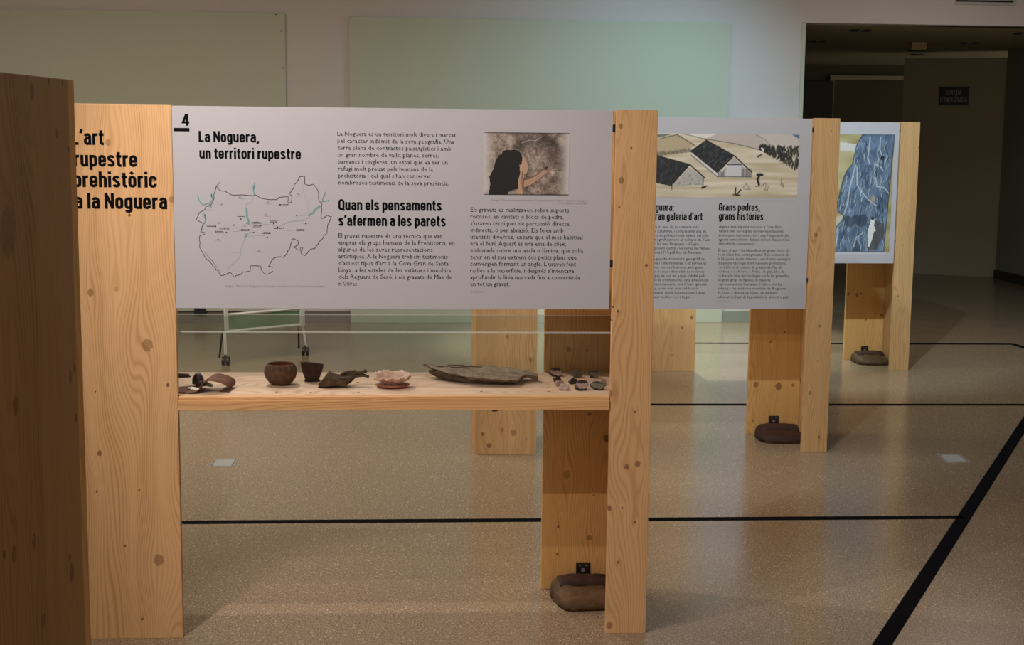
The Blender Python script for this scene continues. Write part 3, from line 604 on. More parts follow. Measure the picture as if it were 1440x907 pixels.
A1 = ["La Noguera \u00e9s un territori molt divers i marcat", "pel car\u00e0cter ind\u00f2mit de la seva geografia. Una", "terra plena de contrastos paisatg\u00edstics i amb", "un gran nombre de valls, planes, serres,", "barrancs i cingleres, un espai que va ser un", "refugi molt preuat pels humans de la", "prehist\u00f2ria i del qual s\u2019han conservat", "nombrosos testimonis de la seva pres\u00e8ncia."]
rr = [641, 639, 634.4, 617.3, 629.4, 608.8, 606, 631.3]
text_mesh('body_text', px_lines(1, [(s_, 474.5+i*.2, rr[i], 191.4+i*9.8, 6.2) for i, s_ in enumerate(A1)]), ink, P1, 0, 1)
A2 = ["El gravat rupestre \u00e9s una t\u00e8cnica que van", "emprar els grups humans de la Prehist\u00f2ria, en", "algunes de les seves representacions", "art\u00edstiques. A la Noguera trobem testimonis", "d\u2019aquest tipus d\u2019art a la Cova Gran de Santa", "Linya, a les esteles de les est\u00e0tues i menhirs", "dels Reguers de Ser\u00f3, i els gravats de Mas de", "n\u2019Olives."]
rr = [622, 639, 608.2, 629.4, 630.8, 634.1, 634.9, 503.3]
text_mesh('body_text', px_lines(1, [(s_, 475.8+i*.1, rr[i], 334.7+i*9.64, 6.2) for i, s_ in enumerate(A2)]), ink, P1, 0, 1)
A3 = ["Els gravats es realitzaven sobre suports", "rocosos, en cavitats o blocs de pedra,", "s\u2019usaven t\u00e8cniques de percussi\u00f3 directa,", "indirecta, o per abrasi\u00f3. Els feien amb", "utensilis diversos, encara que el m\u00e9s habitual", "era el bur\u00ed. Aquest \u00e9s una eina de s\u00edlex,", "elaborada sobre una ascla o l\u00e0mina, que solia", "tenir en el seu extrem dos petits plans que", "convergien formant un angle. L\u2019usaven fent", "ratlles a la superf\u00edcie, i despr\u00e9s s\u2019intentava", "aprofundir la l\u00ednia marcada fins a convertir-la", "en tot un gravat."]
rr = [800.3, 792.6, 801.8, 792.3, 819.1, 795.7, 820, 810.5, 809.9, 807.1, 815.4, 716.3]
text_mesh('body_text', px_lines(1, [(s_, 661.8-i*.05, rr[i], 298.2+i*9.5, 6.2) for i, s_ in enumerate(A3)]), ink, P1, 0, 1)
text_mesh('caption_text', px_lines(1, [("Imatge 1. Mapa de la Noguera on s\u2019hi ubiquen els jaciments d\u2019art rupestre documentats", 316.5, 455.5, 404, 3.4), ("Imatge 2. Il\u00b7lustraci\u00f3 interpretativa d\u2019una dona prehist\u00f2rica realitzant un gravat en un suport", 691.5, 826.5, 283, 3), ("roc\u00f3s, amb un bur\u00ed de s\u00edlex", 786, 826, 287.6, 3), ("Text: Nivell 1", 661.6, 680, 412, 3)]), grey_ink, P1, 0, 1)
picture('cave_picture', paint_cave(), 1, P1, 681, 186.3, 799.5, 275.3)
# --- map
def ribbon(name, strokes, wd, m, parent, k=1, y=-.0006, jit=0., seed=1, org=(240, 240), sc=5.0375):
    R = random.Random(seed); verts, faces = [], []
    for st in strokes:
        pts = []
        for (x0, y0), (x1, y1) in zip(st[:-1], st[1:]):
            n = max(1, int(math.hypot(x1-x0, y1-y0)/14)) if jit else 1
            for i in range(n):
                t_ = i/n; j = jit if i else 0
                pts.append((x0+(x1-x0)*t_+R.uniform(-j, j), y0+(y1-y0)*t_+R.uniform(-j, j)))
        pts.append(st[-1])
        P = [on_front(k, org[0]+p[0]/sc, org[1]+p[1]/sc, y) for p in pts]
        for i, (x, z) in enumerate(P):
            a_, b_ = P[max(0, i-1)], P[min(len(P)-1, i+1)]; dx, dz = b_[0]-a_[0], b_[1]-a_[1]; l = math.hypot(dx, dz) or 1
            nx, nz = -dz/l*wd/2, dx/l*wd/2
            verts += [(x+nx, y, z+nz), (x-nx, y, z-nz)]
            if i: q = len(verts); faces.append((q-4, q-3, q-1, q-2))
    me = bpy.data.meshes.new(name); me.from_pydata(verts, [], faces); me.update(); o = link(name, me, m, parent); o['kind'] = 'stuff'; return o
ribbon('map_outline', [[(322, 112), (345, 140), (400, 155), (440, 175), (520, 175), (580, 182), (600, 172), (640, 198), (700, 207), (750, 208), (770, 190), (832, 185), (834, 235)],
    [(834, 235), (855, 225), (858, 190), (840, 165), (868, 130), (875, 100), (900, 75), (915, 45), (950, 42), (948, 95), (975, 105), (1010, 98), (1035, 130), (1048, 165), (1050, 215), (1072, 240), (1070, 290), (1062, 340), (1080, 340), (1110, 318), (1140, 328), (1110, 400), (1108, 440), (1050, 510), (1020, 555), (990, 560), (950, 605), (925, 590), (918, 550), (938, 545), (930, 565), (895, 560), (868, 545), (900, 530), (903, 500), (870, 480), (850, 520), (840, 560), (800, 618), (765, 612), (728, 625), (692, 680), (724, 688)],
    [(724, 715), (690, 735), (665, 735), (640, 705), (636, 677), (568, 675), (562, 715), (508, 720), (500, 735), (462, 745), (455, 760), (425, 725), (395, 735), (357, 745), (320, 700), (240, 610), (205, 545), (205, 465), (240, 455), (238, 440), (215, 435), (222, 400), (235, 375), (178, 350), (195, 315), (215, 292), (240, 280), (250, 255), (285, 245), (302, 210), (310, 160), (322, 112)]], .0016, ink, P1, jit=3.5)
ribbon('map_border_inner', [[(240, 580), (300, 650), (350, 715)]], .0011, ink, P1, jit=2)
ribbon('map_rivers', [[(190, 175), (200, 215), (230, 245), (270, 235)], [(350, 80), (325, 110)], [(290, 165), (298, 205), (270, 250), (290, 262)], [(235, 300), (250, 345), (225, 400)], [(595, 85), (585, 120), (590, 175)],
    [(545, 380), (535, 375), (555, 380)], [(1100, 150), (1068, 225), (1120, 212)], [(225, 405), (212, 440)]], .0032, river_ink, P1, jit=3)
ribbon('map_lakes', [[(535, 265), (540, 320), (552, 370)], [(285, 170), (292, 190)], [(1060, 250), (1030, 272), (1010, 300), (975, 325)], [(240, 310), (248, 350)], [(535, 450), (528, 475)], [(585, 105), (590, 135)]], .0058, river_ink, P1, jit=4)
ribbon('map_streams', [[(585, 185), (570, 232), (535, 240), (530, 268)], [(552, 370), (580, 400), (575, 435), (540, 450), (515, 510), (495, 560), (497, 600), (450, 650), (400, 700)], [(930, 90), (940, 160), (965, 220), (980, 290), (975, 320)], [(555, 378), (640, 378), (720, 385), (770, 400), (830, 365), (900, 358), (950, 355), (975, 330)]], .0013, flat('grey_teal_ink', (.32, .40, .39), .5), P1, jit=3)
R = random.Random(4); dk = []; lt = []
for (x, y) in ((275, 285), (285, 392), (345, 435), (385, 410), (500, 330), (525, 422), (612, 370), (612, 395), (730, 362), (760, 415), (805, 245), (680, 443), (915, 422)):
    for j in range(2):
        x0 = x-27+R.uniform(-3, 3); st = x0
        while st < x+24: e_ = st+R.uniform(5, 12); dk.append([(st, y-3+j*8), (e_, y-3+j*8)]); st = e_+2.5
    if (x, y) in ((275, 285), (500, 330), (760, 415)): dk = [q for q in dk if not (q[0][1] == y+5 and abs(q[0][0]-x) < 40)]
for (x, y) in ((390, 460), (460, 405), (460, 432), (500, 200), (690, 238), (760, 250), (690, 325), (620, 575), (465, 582), (905, 182), (930, 320), (960, 375), (570, 465), (640, 462), (840, 425), (335, 500)): lt.append([(x-24, y), (x-4, y)]); lt.append([(x, y), (x+22, y)])
ribbon('map_place_names', dk, .0016, ink, P1); ribbon('map_faint_names', lt, .0007, grey_ink, P1)
bm = bmesh.new()
for (x, y) in ((318, 397), (350, 412), (395, 440), (497, 345), (490, 425), (578, 370), (588, 440), (700, 443), (684, 473), (730, 378), (757, 403), (800, 408), (775, 243), (893, 422), (893, 322), (957, 378), (448, 388)):
    cx_, cz_ = on_front(1, 240+x/5.0375, 240+y/5.0375, -.0006); bm.faces.new([bm.verts.new((cx_+.0022*math.cos(q*math.pi/3), -.0006, cz_+.0022*math.sin(q*math.pi/3))) for q in range(6)])
from_bm('map_site_dots', bm, ink, P1)['kind'] = 'stuff'
bm = bmesh.new()
for (x, y) in ((360, 240), (490, 190), (690, 225), (672, 313), (905, 165), (343, 372), (525, 390), (335, 487), (627, 568)):
    pts = [on_front(1, 240+(x+a_)/5.0375, 240+(y+b_)/5.0375, -.0006) for a_, b_ in ((-13, 6), (0, -10), (13, 6))]; bm.faces.new([bm.verts.new((p[0], -.0006, p[1])) for p in pts])
from_bm('map_hills', bm, grey_ink, P1)['kind'] = 'stuff'
# --- second stand
head_mesh('title_text', px_lines(2, [("La Noguera:", 899, 947.5, 297, 11), ("una gran galeria d\u2019art", 899, 987.7, 309.8, 11), ("Grans pedres,", 1010.8, 1068.4, 297, 11), ("grans hist\u00f2ries", 1010.8, 1073.4, 309.8, 11)]), ink, P2)
B1 = ["La Noguera \u00e9s avui dia la comarca m\u00e9s", "extensa de Catalunya, i compta amb una de", "les densitats de poblaci\u00f3 m\u00e9s baixes del pa\u00eds.", "Situada geogr\u00e0ficament al voltant de l\u2019eix", "que formen les dues Nogueres i el Segre,", "entre la depressi\u00f3 central i les serres del Pirineu", "des de Lleida i l\u2019Urgell fins als Pirineus."]
B2 = ["Per ser aquesta transici\u00f3 geogr\u00e0fica", "entre la plana i l\u2019alta muntanya, o tal perqu\u00e8 \u00e9s", "rica en coves, serres i barrancs amb grans", "possibilitats de ca\u00e7a i diversitat de recursos", "naturals, que va ser un espai cabdal pels", "humans de la prehist\u00f2ria, una pres\u00e8ncia", "que, afortunadament, ens n\u2019han quedat", "testimonis, com s\u00f3n una col\u00b7lecci\u00f3", "d\u2019art rupestre molt interessant i que", "cal con\u00e8ixer millor i protegir."]
r1 = [468, 527, 548, 557, 473, 552, 493]; r2 = [515, 527, 505, 512, 522, 545, 532, 462, 515, 405]
text_mesh('body_text', px_lines(2, [(s_, 899-i*.1, 900+r1[i]/5.67, 321+i*6, 3.9) for i, s_ in enumerate(B1)]+[(s_, 898-i*.1, 900+r2[i]/5.67, 366+i*5.96, 3.9) for i, s_ in enumerate(B2)]), ink, P2, 0, 1)
C1 = ["Alguns dels suports rocosos a l\u2019aire lliure", "tamb\u00e9 van ser espais de representacions", "art\u00edstiques rupestres, tot i que l\u2019exposici\u00f3 als", "agents atmosf\u00e8rics durant milers d\u2019anys n\u2019ha", "dificultat la conservaci\u00f3."]
C2 = ["El que s\u00ed que s\u2019ha identificat en grans blocs de", "roca a\u00eflats han estat gravats. A la comarca de", "la Noguera, tenim diversos i excel\u00b7lents exemples", "d\u2019aquesta tipologia d\u2019art rupestre prehist\u00f2ric.", "Un d\u2019ells \u00e9s el conjunt de gravats de Mas de", "n\u2019Olives, a Coll Cr\u00f3s, a Ponts. Un gran bloc de", "pedra a la riba del riu Segre on hi ha gravades", "un gran grup de figures, la majoria", "representacions humanes. I l\u2019altre s\u00f3n les", "esteles i les est\u00e0tues menhirs de Reguers", "de Ser\u00f3, a Artesa de Segre, un aut\u00e8ntic", "referent de l\u2019art de la prehist\u00f2ria al nostre pa\u00eds."]
r1 = [1138, 1143, 1183, 1187, 920]; r2 = [1192, 1192, 1200, 1168, 1133, 1150, 1187, 1040, 1130, 1160, 1095, 1190]
text_mesh('body_text', px_lines(2, [(s_, 1010.8-i*.1, 900+r1[i]/5.67, 321+i*6, 3.9) for i, s_ in enumerate(C1)]+[(s_, 1010-i*.12, 900+r2[i]/5.67, 354.2+i*5.96, 3.9) for i, s_ in enumerate(C2)]), ink, P2, 0, 1)
text_mesh('caption_text', px_lines(2, [("Imatge 1. Poblat prehist\u00f2ric amb cases de fusta i sostres de palla", 1045, 1117, 283.4, 2), ("Text: Nivell 1", 1008.5, 1026, 424.5, 2), ("Text: Nivell 1", 898, 921, 424.5, 2)]), grey_ink, P2, 0, 1)
picture('village_picture', paint_village(), 2, P2, 894, 187.6, 1121, 279)
picture('cliff_picture', paint_cliff(), 3, P3, 1158, 188.8, 1250.5, 354.5, desat=.30)
ribbon('picture_rule', [[(1160, 356.5), (1244, 357)]], .004, flat('pale_rule', (.60, .60, .62), .5), P3, 3, org=(0, 0), sc=1)
# --- emergency exit sign
a = math.atan2(16.531-17.03, 5.62-4.588); n = Vector((-math.sin(a), math.cos(a), 0))
def on_slab(u, v_):
    d = ray(u, v_); P0 = Vector((4.588, 17.03, 0)); t_ = (P0-Vector((0, 0, CH))).dot(n)/d.dot(n); P = Vector((0, 0, CH))+d*t_-P0; return P.x*math.cos(a)+P.y*math.sin(a), P.z
sg = empty('exit_sign', (4.588, 17.03, 0), a); tag(sg, 'dark sign reading SORTIDA D\u2019EMERG\u00c8NCIA on the corridor wall', 'sign')
x0, z1 = on_slab(1321, 122.5); x1, z0 = on_slab(1362, 148.5)
boxo('plate', flat('dark_green_plate', (.010, .016, .012), .4), sg, x0, x1, -.012, -.001, z0, z1, .001)
ln = []
for s_, xl, xr, yb in (("SORTIDA", 1331, 1352.5, 133.8), ("D\u2019EMERG\u00c8NCIA", 1322.5, 1360, 144.5)):
    A_ = on_slab(xl, yb); B_ = on_slab(xr, yb); ln.append((s_, A_[0], B_[0], A_[1], .058, -.0125))
text_mesh('lettering', ln, flat('pale_sign_letters', (.36, .38, .34), .5), sg, .01, 1)
# ------------------------------------------------------------------ shelf and acrylic case of the first stand
r = ROOT[1]
ks = [(-.30, .05, .005, .8), (-.87, .06, .004, .8), (-1.22, .05, .004, .8), (-1.05, .05, .004, .8), (-.60, .045, .006, .8), (-1.5, .12, .008, .6), (-.28, .14, .008, .5)]
def shelfwood():
    m = pine('pine_shelf', [], (1.08, 1.30, 2.05), 2.2, axis='X'); return m
sxa, sxb = -(LT-T)+.001, -T-.001
boxo('shelf_board', shelfwood(), r, sxa, sxb, T+.002, .468, .799, .813, .001).location = (0, 0, 0)
boxo('shelf_lip', pine('pine_lip', [], (.95, .9, .85), 4.4, axis='X'), r, -(LT-WW)+.002, -WN-.002, .003, T+.001, .8025, .8125, .001)
boxo('shelf_rail', pine('pine_rail', [], (1, .95, .88), 7.4, axis='X'), r, -(LT-WW)+.002, -WN-.002, -.004, T, .769, .802, .0015)
R = random.Random(8)
for (px, py, rr_) in ((389, 552, .0035), (437, 552, .003), (504, 552, .003), (503, 538, .004), (677, 551, .0035), (772, 551, .003), (321, 552, .004), (452, 556, .003), (457, 556.3, .004), (468, 556, .004), (512, 556, .002), (535, 556, .002), (268, 549, .003)):
    q = local(1, on_z(px, py, .813)); bm = bmesh.new(); bmesh.ops.create_cone(bm, cap_ends=True, segments=7, radius1=rr_, radius2=rr_*.7, depth=.0012, matrix=Matrix.Translation((q[0], q[1], .8135))@Matrix.Diagonal((1.4, .8, 1, 1))); from_bm('knot_speck', bm, black_m, r)
gm, N, L, b = mat('acrylic'); N.remove(b)
tr = N.new('ShaderNodeBsdfTransparent'); tr.inputs[0].default_value = (.955, .97, .96, 1); gl = N.new('ShaderNodeBsdfGlossy'); gl.inputs['Roughness'].default_value = .02
fr = N.new('ShaderNodeFresnel'); fr.inputs[0].default_value = 1.45; mx = N.new('ShaderNodeMixShader'); L.new(M2(N, L, 'MULTIPLY', fr.outputs[0], .30), mx.inputs[0]); L.new(tr.outputs[0], mx.inputs[1]); L.new(gl.outputs[0], mx.inputs[2])
L.new(mx.outputs[0], N['Material Output'].inputs[0])
for nm_, al_ in (('acrylic_edge', .60), ('acrylic_edge_dull', .25)):
  ge, N, L, b = mat(nm_)
  b.inputs['Base Color'].default_value = (.75, .80, .74, 1); b.inputs['Roughness'].default_value = .3
  tr = N.new('ShaderNodeBsdfTransparent'); mx = N.new('ShaderNodeMixShader'); mx.inputs[0].default_value = al_; L.new(tr.outputs[0], mx.inputs[1]); L.new(b.outputs[0], mx.inputs[2]); L.new(mx.outputs[0], N['Material Output'].inputs[0])
ge2 = ge; ge = bpy.data.materials['acrylic_edge']
gx0, gx1 = -(LT-T)+.004, -T-.004
boxo('case_front', gm, r, gx0, gx1, .0315, .0345, .8133, 1.017)
boxo('case_rear', gm, r, gx0, gx1, .463, .466, .8133, 1.017)
boxo('case_top', gm, r, gx0, gx1, .0355, .462, 1.0165, 1.0195)
boxo('case_edge', ge2, r, gx0, gx1, .0312, .0348, 1.0198, 1.0240); boxo('case_edge', ge, r, gx0, gx1, .4622, .4662, 1.0198, 1.0222)
tb = boxo('shelf_clip', black_m, r, -.525, -.507, .02, .05, .760, .7685)
# ------------------------------------------------------------------ metal brackets and sandbags
def bracket(k, px0, py0, px1):
    r_ = ROOT[k]; x0, z1 = on_front(k, px0, py0, D); x1, _ = on_front(k, px1, py0, D)
    bm = bmesh.new(); box(bm, x0, x1, D-.004, D-.0005, .002, z1, .001); box(bm, x0, x1, D-.06, D-.004, .001, .005)
    o = from_bm('angle_bracket', bm, steel, r_)
    bm = bmesh.new(); xm = (x0+x1)/2
    for dx, dz, rr_ in ((0, -.03, .008), (-.012, -.012, .003), (.012, -.012, .003), (-.012, -.048, .003), (.012, -.048, .003)):
        bmesh.ops.create_cone(bm, cap_ends=True, segments=10, radius1=rr_, radius2=rr_, depth=.001, matrix=Matrix.Translation((xm+dx, D-.0046, z1+dz))@Matrix.Rotation(math.pi/2, 4, 'X'))
    from_bm('bolt_head', bm, outlet_f, o)
bracket(1, 810, 791, 830); bracket(2, 1081, 585, 1095); bracket(3, 1211, 487, 1221)
def sandbag(k, x, y, sx, sy, sz, rz, label, m, seed):
    X, Y, a_ = MODS[k]; c_, s_ = math.cos(a_), math.sin(a_)
    rt = empty('sandbag', (X+x*c_-y*s_, Y+x*s_+y*c_, 0), a_+rz); tag(rt, label, 'sandbag', 'sandbags weighting the display stands')
    bm = bmesh.new(); bmesh.ops.create_icosphere(bm, subdivisions=5, radius=1)
    for v_ in bm.verts:
        p = v_.co.copy(); f = lambda q, e_: math.copysign(abs(q)**e_, q)
        x_, y_ = f(p.x, .38), f(p.y, .42); up = max(0., p.z)
        nz_ = mnoise.noise(Vector((x_*2.2+seed, y_*2.2, 1)))*.14+mnoise.noise(Vector((x_*1.6+seed, y_*5, p.z*3)))*.10+mnoise.noise(Vector((x_*7+seed, y_*2.5, p.z*4)))*.04
        zz = (up**.6)*sz*2*(.74+.28*y_)*(1+nz_*1.2) if p.z > 0 else 0
        out = 1+.06*mnoise.noise(Vector((math.atan2(p.y, p.x)*2.2, seed, p.z)))
        v_.co = Vector(((x_*out-.13*y_*(x_ < 0))*sx, y_*sy*out, .0015+zz+(.004 if p.z > -.15 else 0)))
    from_bm('bag', bm, m, rt, True)
    bm = bmesh.new(); rows = []; ncol = 20
    for i in range(ncol):
        u_ = -1+2*i/(ncol-1); rows.append([bm.verts.new((u_*sx*.84+.03*sx, sy*yy_, sz*(zz_-.22*abs(u_)**3)+.005*mnoise.noise(Vector((u_*3+seed, yy_*2, 0))))) for yy_, zz_ in ((.02, 1.62), (.30, 2.02), (.60, 2.16), (.88, 1.95), (1.03, 1.2))])
    for i in range(ncol-1):
        for j in range(4): bm.faces.new((rows[i][j], rows[i+1][j], rows[i+1][j+1], rows[i][j+1]))
    o = from_bm('flap', bm, leather_dk, rt, True); md = o.modifiers.new('s', 'SOLIDIFY'); md.thickness = .007; md.offset = 0
    return rt
sandbag(1, -.165, .325, .118, .105, .037, .04, 'brown leather sandbag at the foot of the stand with the map panel', leather, 1.3)
sandbag(2, -.172, .310, .120, .105, .036, -.08, 'dark brown sandbag at the foot of the stand with the thatched houses drawing', leather_dk, 5.7)
sandbag(3, -.165, .320, .118, .105, .038, -.06, 'olive brown sandbag at the foot of the farthest stand', flat('olive_leather', (.062, .034, .011), .6, bump=.5, scale=45, var=.25), 9.1)
# ------------------------------------------------------------------ floor tape and outlets
def tape(name, P, Q, wd, label):
    P, Q = Vector(P), Vector(Q); d = Q-P; o = boxo(name, tape_m, None, 0, d.length, -wd/2, wd/2, 0.0002, .0012); o.location = P; o.rotation_euler = (0, 0, math.atan2(d.y, d.x)); tag(o, label, 'floor tape'); return o
tape('floor_tape', on_z(160, 735.8), on_z(1353, 728), .052, 'black floor tape line crossing under the nearest stand to the diagonal tape')
tape('floor_tape', on_z(700, 569.3), on_z(1560, 569.8), .055, 'thin black floor tape line passing behind the second stand')
tape('floor_tape', on_z(925, 483.0), on_z(1424, 484.5), .055, 'thinnest, farthest black floor tape line near the back wall')
tape('floor_tape', on_z(1424, 484.3), on_z(1475, 500), .055, 'short black tape piece turning off the end of the farthest line')
tape('floor_tape', on_z(1468, 554), on_z(1205, 962), .060, 'wide diagonal black floor tape line running to the bottom right')
def outlet(pts, label):
    P = [on_z(*p) for p in pts]; c_ = sum(P, Vector())/4; rt = empty('floor_outlet', (c_.x, c_.y, 0)); tag(rt, label, 'floor outlet', 'steel outlet covers set in the floor')
    def ring(s0, z): return [((p-c_)*s0)+Vector((0, 0, z)) for p in P]
    for nm, s0, s1, z, mm in (('rim', 1.0, .86, .002, outlet_f), ('gap', .86, .80, .0008, black_m), ('cover', .80, 0, .0018, outlet_m)):
        bm = bmesh.new(); A_ = [bm.verts.new(q) for q in ring(s0, z)]; A0 = [bm.verts.new(q) for q in ring(s0, .0001)]
        for i in range(4): bm.faces.new((A0[i], A0[(i+1) % 4], A_[(i+1) % 4], A_[i]))
        if s1:
            B_ = [bm.verts.new(q) for q in ring(s1, z)]
            for i in range(4): bm.faces.new((A_[i], A_[(i+1) % 4], B_[(i+1) % 4], B_[i]))
        else: bm.faces.new(A_)
        from_bm(nm, bm, mm, rt)
outlet([(301, 646), (335.5, 645.5), (328, 657.3), (293.5, 657.3)], 'square steel outlet cover in the floor seen below the shelf of finds')
outlet([(1317, 639), (1350, 639), (1364.5, 650.5), (1331, 651.3)], 'square steel outlet cover in the floor left of the diagonal tape')
# ------------------------------------------------------------------ rolling board stand behind
def on_vert(u, v_, A, B):
    A, B = Vector(A), Vector(B); d0 = (B-A).normalized(); nn = Vector((-d0.y, d0.x, 0)); d = ray(u, v_); t_ = (A-Vector((0, 0, CH))).dot(nn)/d.dot(nn); P = Vector((0, 0, CH))+d*t_; return P
CA, CB = (-2.021, 9.914, 0), (-1.527, 10.387, 0)
ct = empty('rolling_stand', ((CA[0]+CB[0])/2, (CA[1]+CB[1])/2, 0)); tag(ct, 'white framed stand on casters with a green glass panel, behind the shelf of finds', 'rolling stand')
ctl = Vector(ct.location)
g_ = lambda u, v_: on_vert(u, v_, CA, CB)-ctl
d0 = (Vector(CB)-Vector(CA)).normalized(); nb = Vector((-d0.y, d0.x, 0))
def bar(name, p, q, wd, m, par): bm = bmesh.new(); tube(bm, [p, q], wd, 4 if m is white_metal else 8); return from_bm(name, bm, m, par)
bar('upright', g_(319, 466), g_(312.5, 436)+Vector((0, 0, .75)), .016, white_metal, ct); bar('upright', g_(424.5, 458), g_(420, 436)+Vector((0, 0, .75)), .024, white_metal, ct)
bar('leg', g_(316, 468), g_(317.5, 505), .010, white_metal, ct); bar('leg', g_(425.5, 456), g_(431.5, 492), .010, white_metal, ct)
bar('leg', g_(316, 468)+nb*.03, g_(315, 505)+nb*.06, .007, black_m, ct); bar('leg', g_(423, 456)+nb*.03, g_(427, 492)+nb*.06, .007, black_m, ct)
bar('rail', g_(317, 443.5), g_(424, 434), .010, white_metal, ct); bar('rail', g_(318, 467), g_(425, 457), .012, white_metal, ct)
q0, q1, q2, q3 = g_(320, 465), g_(422, 456), g_(422, 437), g_(320, 444)
bm = bmesh.new(); A_ = [bm.verts.new(p) for p in (q0, q1, q2, q3)]; B_ = [bm.verts.new(p+nb*.006) for p in (q0, q1, q2, q3)]
bm.faces.new(A_); bm.faces.new(B_[::-1])
for i in range(4): bm.faces.new((A_[i], A_[(i+1) % 4], B_[(i+1) % 4], B_[i]))
from_bm('green_panel', bm, flat('green_glass', (.12, .24, .15), .15, var=.3, scale=6), ct)
up0, up1 = g_(316, 436)+Vector((0, 0, .05)), g_(421, 436)+Vector((0, 0, .05))
bm = bmesh.new(); A_ = [bm.verts.new(p) for p in (up0, up1, up1+Vector((0, 0, .7)), up0+Vector((0, 0, .7)))]; B_ = [bm.verts.new(v_.co+nb*.008) for v_ in A_]
bm.faces.new(A_); bm.faces.new(B_[::-1])
for i in range(4): bm.faces.new((A_[i], A_[(i+1) % 4], B_[(i+1) % 4], B_[i]))
from_bm('writing_board', bm, white_metal, ct)
for (u_, v_) in ((317.5, 508), (429.5, 496)):
    p = g_(u_, v_); p.z = .0
    for sgn in (-1, 1):
        bm = bmesh.new(); bmesh.ops.create_cone(bm, cap_ends=True, segments=18, radius1=.030, radius2=.030, depth=.018, matrix=Matrix.Translation(p+Vector((sgn*.016, 0, .030)))@Matrix.Rotation(math.pi/2, 4, 'Y')); from_bm('caster_wheel', bm, black_m, ct, False)
    bm = bmesh.new(); box(bm, p.x-.008, p.x+.008, p.y-.02, p.y+.02, .02, .075, .002); from_bm('caster_fork', bm, steel, ct)
# black socket and cable at the foot of the back wall
sk = empty('socket_box', (-2.66, 12.03, 0), WA); tag(sk, 'black box with a thin cable low on the back wall at the left', 'socket box')
boxo('box', black_m, sk, -.05, .05, 0, .05, .06, .15, .004)
bm = bmesh.new(); tube(bm, [(.04, .02, .13), (.3, .02, .15), (.6, .02, .14), (.9, .02, .15)], .006, 6); from_bm('cable', bm, black_m, sk, True)
# ------------------------------------------------------------------ finds on the shelf
SZ = .8133
def find(name, px, py, label, cat, rz=0., group=None):
    P = on_z(px, py, SZ); o = empty(name, (P.x, P.y, SZ), MODS[1][2]+rz); tag(o, label, cat, group); return o
bw = find('clay_bowl', 395, 541, 'round dark brown clay bowl with an open reddish mouth, on the shelf', 'bowl')
bm = bmesh.new(); lathe(bm, [(0, .0), (.026, .0), (.040, .008), (.051, .024), (.0560, .042), (.054, .058), (.047, .070), (.0445, .073), (.042, .0705)], 40, .035, 1); from_bm('body', bm, clay, bw, True)
bm = bmesh.new(); lathe(bm, [(.0425, .0705), (.047, .058), (.048, .040), (.040, .018), (.02, .008), (0, .007)], 40, .03, 1); from_bm('inside', bm, clay_in, bw, True)
cu = find('broken_cup', 439, 536, 'small dark clay cup with a slanting broken rim, right of the round bowl', 'cup')
bm = bmesh.new(); lathe(bm, [(0, 0), (.018, 0), (.024, .006), (.033, .028), (.038, .048), (.0405, .062), (.038, .062), (.032, .040), (.022, .014), (0, .008)], 36, .04, 5)
for v_ in bm.verts: v_.co.z += (-.10*v_.co.x-.24*v_.co.y)*(v_.co.z/.06)
from_bm('body', bm, clay2, cu, True)
bm = bmesh.new(); lathe(bm, [(0, 0), (.026, 0), (.028, .003), (.02, .005), (0, .005)], 24, .05, 2); o = from_bm('foot', bm, leather_dk, cu, True)
# lofted solids
def loft(bm, secs, seg=14, jit=.0, seed=0):
    """secs: (x, y, z, ry, rz) rings across x"""
    rings = []
    for i, (x, y, z, ry, rz_) in enumerate(secs):
        row = []
        for k_ in range(seg):
            a_ = 2*math.pi*k_/seg; c_ = math.copysign(abs(math.cos(a_))**.8, math.cos(a_)); s_ = math.copysign(abs(math.sin(a_))**.8, math.sin(a_))
            j = 1+jit*mnoise.noise(Vector((x*40+seed, c_*2.2, s_*2.2)))
            row.append(bm.verts.new((x+jit*.01*mnoise.noise(Vector((k_, i, seed))), y+ry*c_*j, max(0.0005, z+rz_*s_*j))))
        rings.append(row)
    for A_, B_ in zip(rings[:-1], rings[1:]):
        for k_ in range(seg): bm.faces.new((A_[k_], A_[(k_+1) % seg], B_[(k_+1) % seg], B_[k_]))
    bm.faces.new(rings[0][::-1]); bm.faces.new(rings[-1])
bd = find('wrapped_bundle', 475, 545, 'lumpy dark brown bundle with a twisted twig end, right of the broken cup', 'bundle')
bm = bmesh.new(); loft(bm, [(-.065, 0, .006, .012, .006), (-.05, 0, .012, .024, .012), (-.03, .0, .020, .030, .020), (.0, .005, .020, .032, .020), (.025, .01, .020, .030, .018), (.045, .015, .028, .022, .012), (.058, .02, .038, .012, .008)], 18, .95, 3); from_bm('body', bm, barkdk, bd, False)
for i, pts in enumerate(([(.02, .02, .040), (.05, .02, .048), (.075, .02, .046), (.098, .02, .050)], [(.03, .03, .036), (.06, .03, .040), (.095, .02, .036)], [(.01, .01, .042), (.03, .015, .050), (.06, .02, .052)], [(.05, .01, .034), (.085, .012, .038), (.105, .010, .034)], [(.06, .02, .044), (.088, .018, .052), (.094, .015, .058)])):
    bm = bmesh.new(); tube(bm, pts, [.006, .0065, .006, .003][:len(pts)] if i < 2 else .0045, 6); from_bm('twig', bm, barkdk, bd, True)
sh = find('shell', 552, 545, 'pale pink ruffled shell lying open on the shelf between bundle and bark slab', 'shell')
bm = bmesh.new(); lathe(bm, [(0, 0), (.035, .0), (.050, .004), (.056, .010), (.050, .013), (.03, .010), (0, .009)], 32, .05, 9, 1.05, .85); from_bm('base', bm, shelldk, sh, True)
bm = bmesh.new(); rows = []
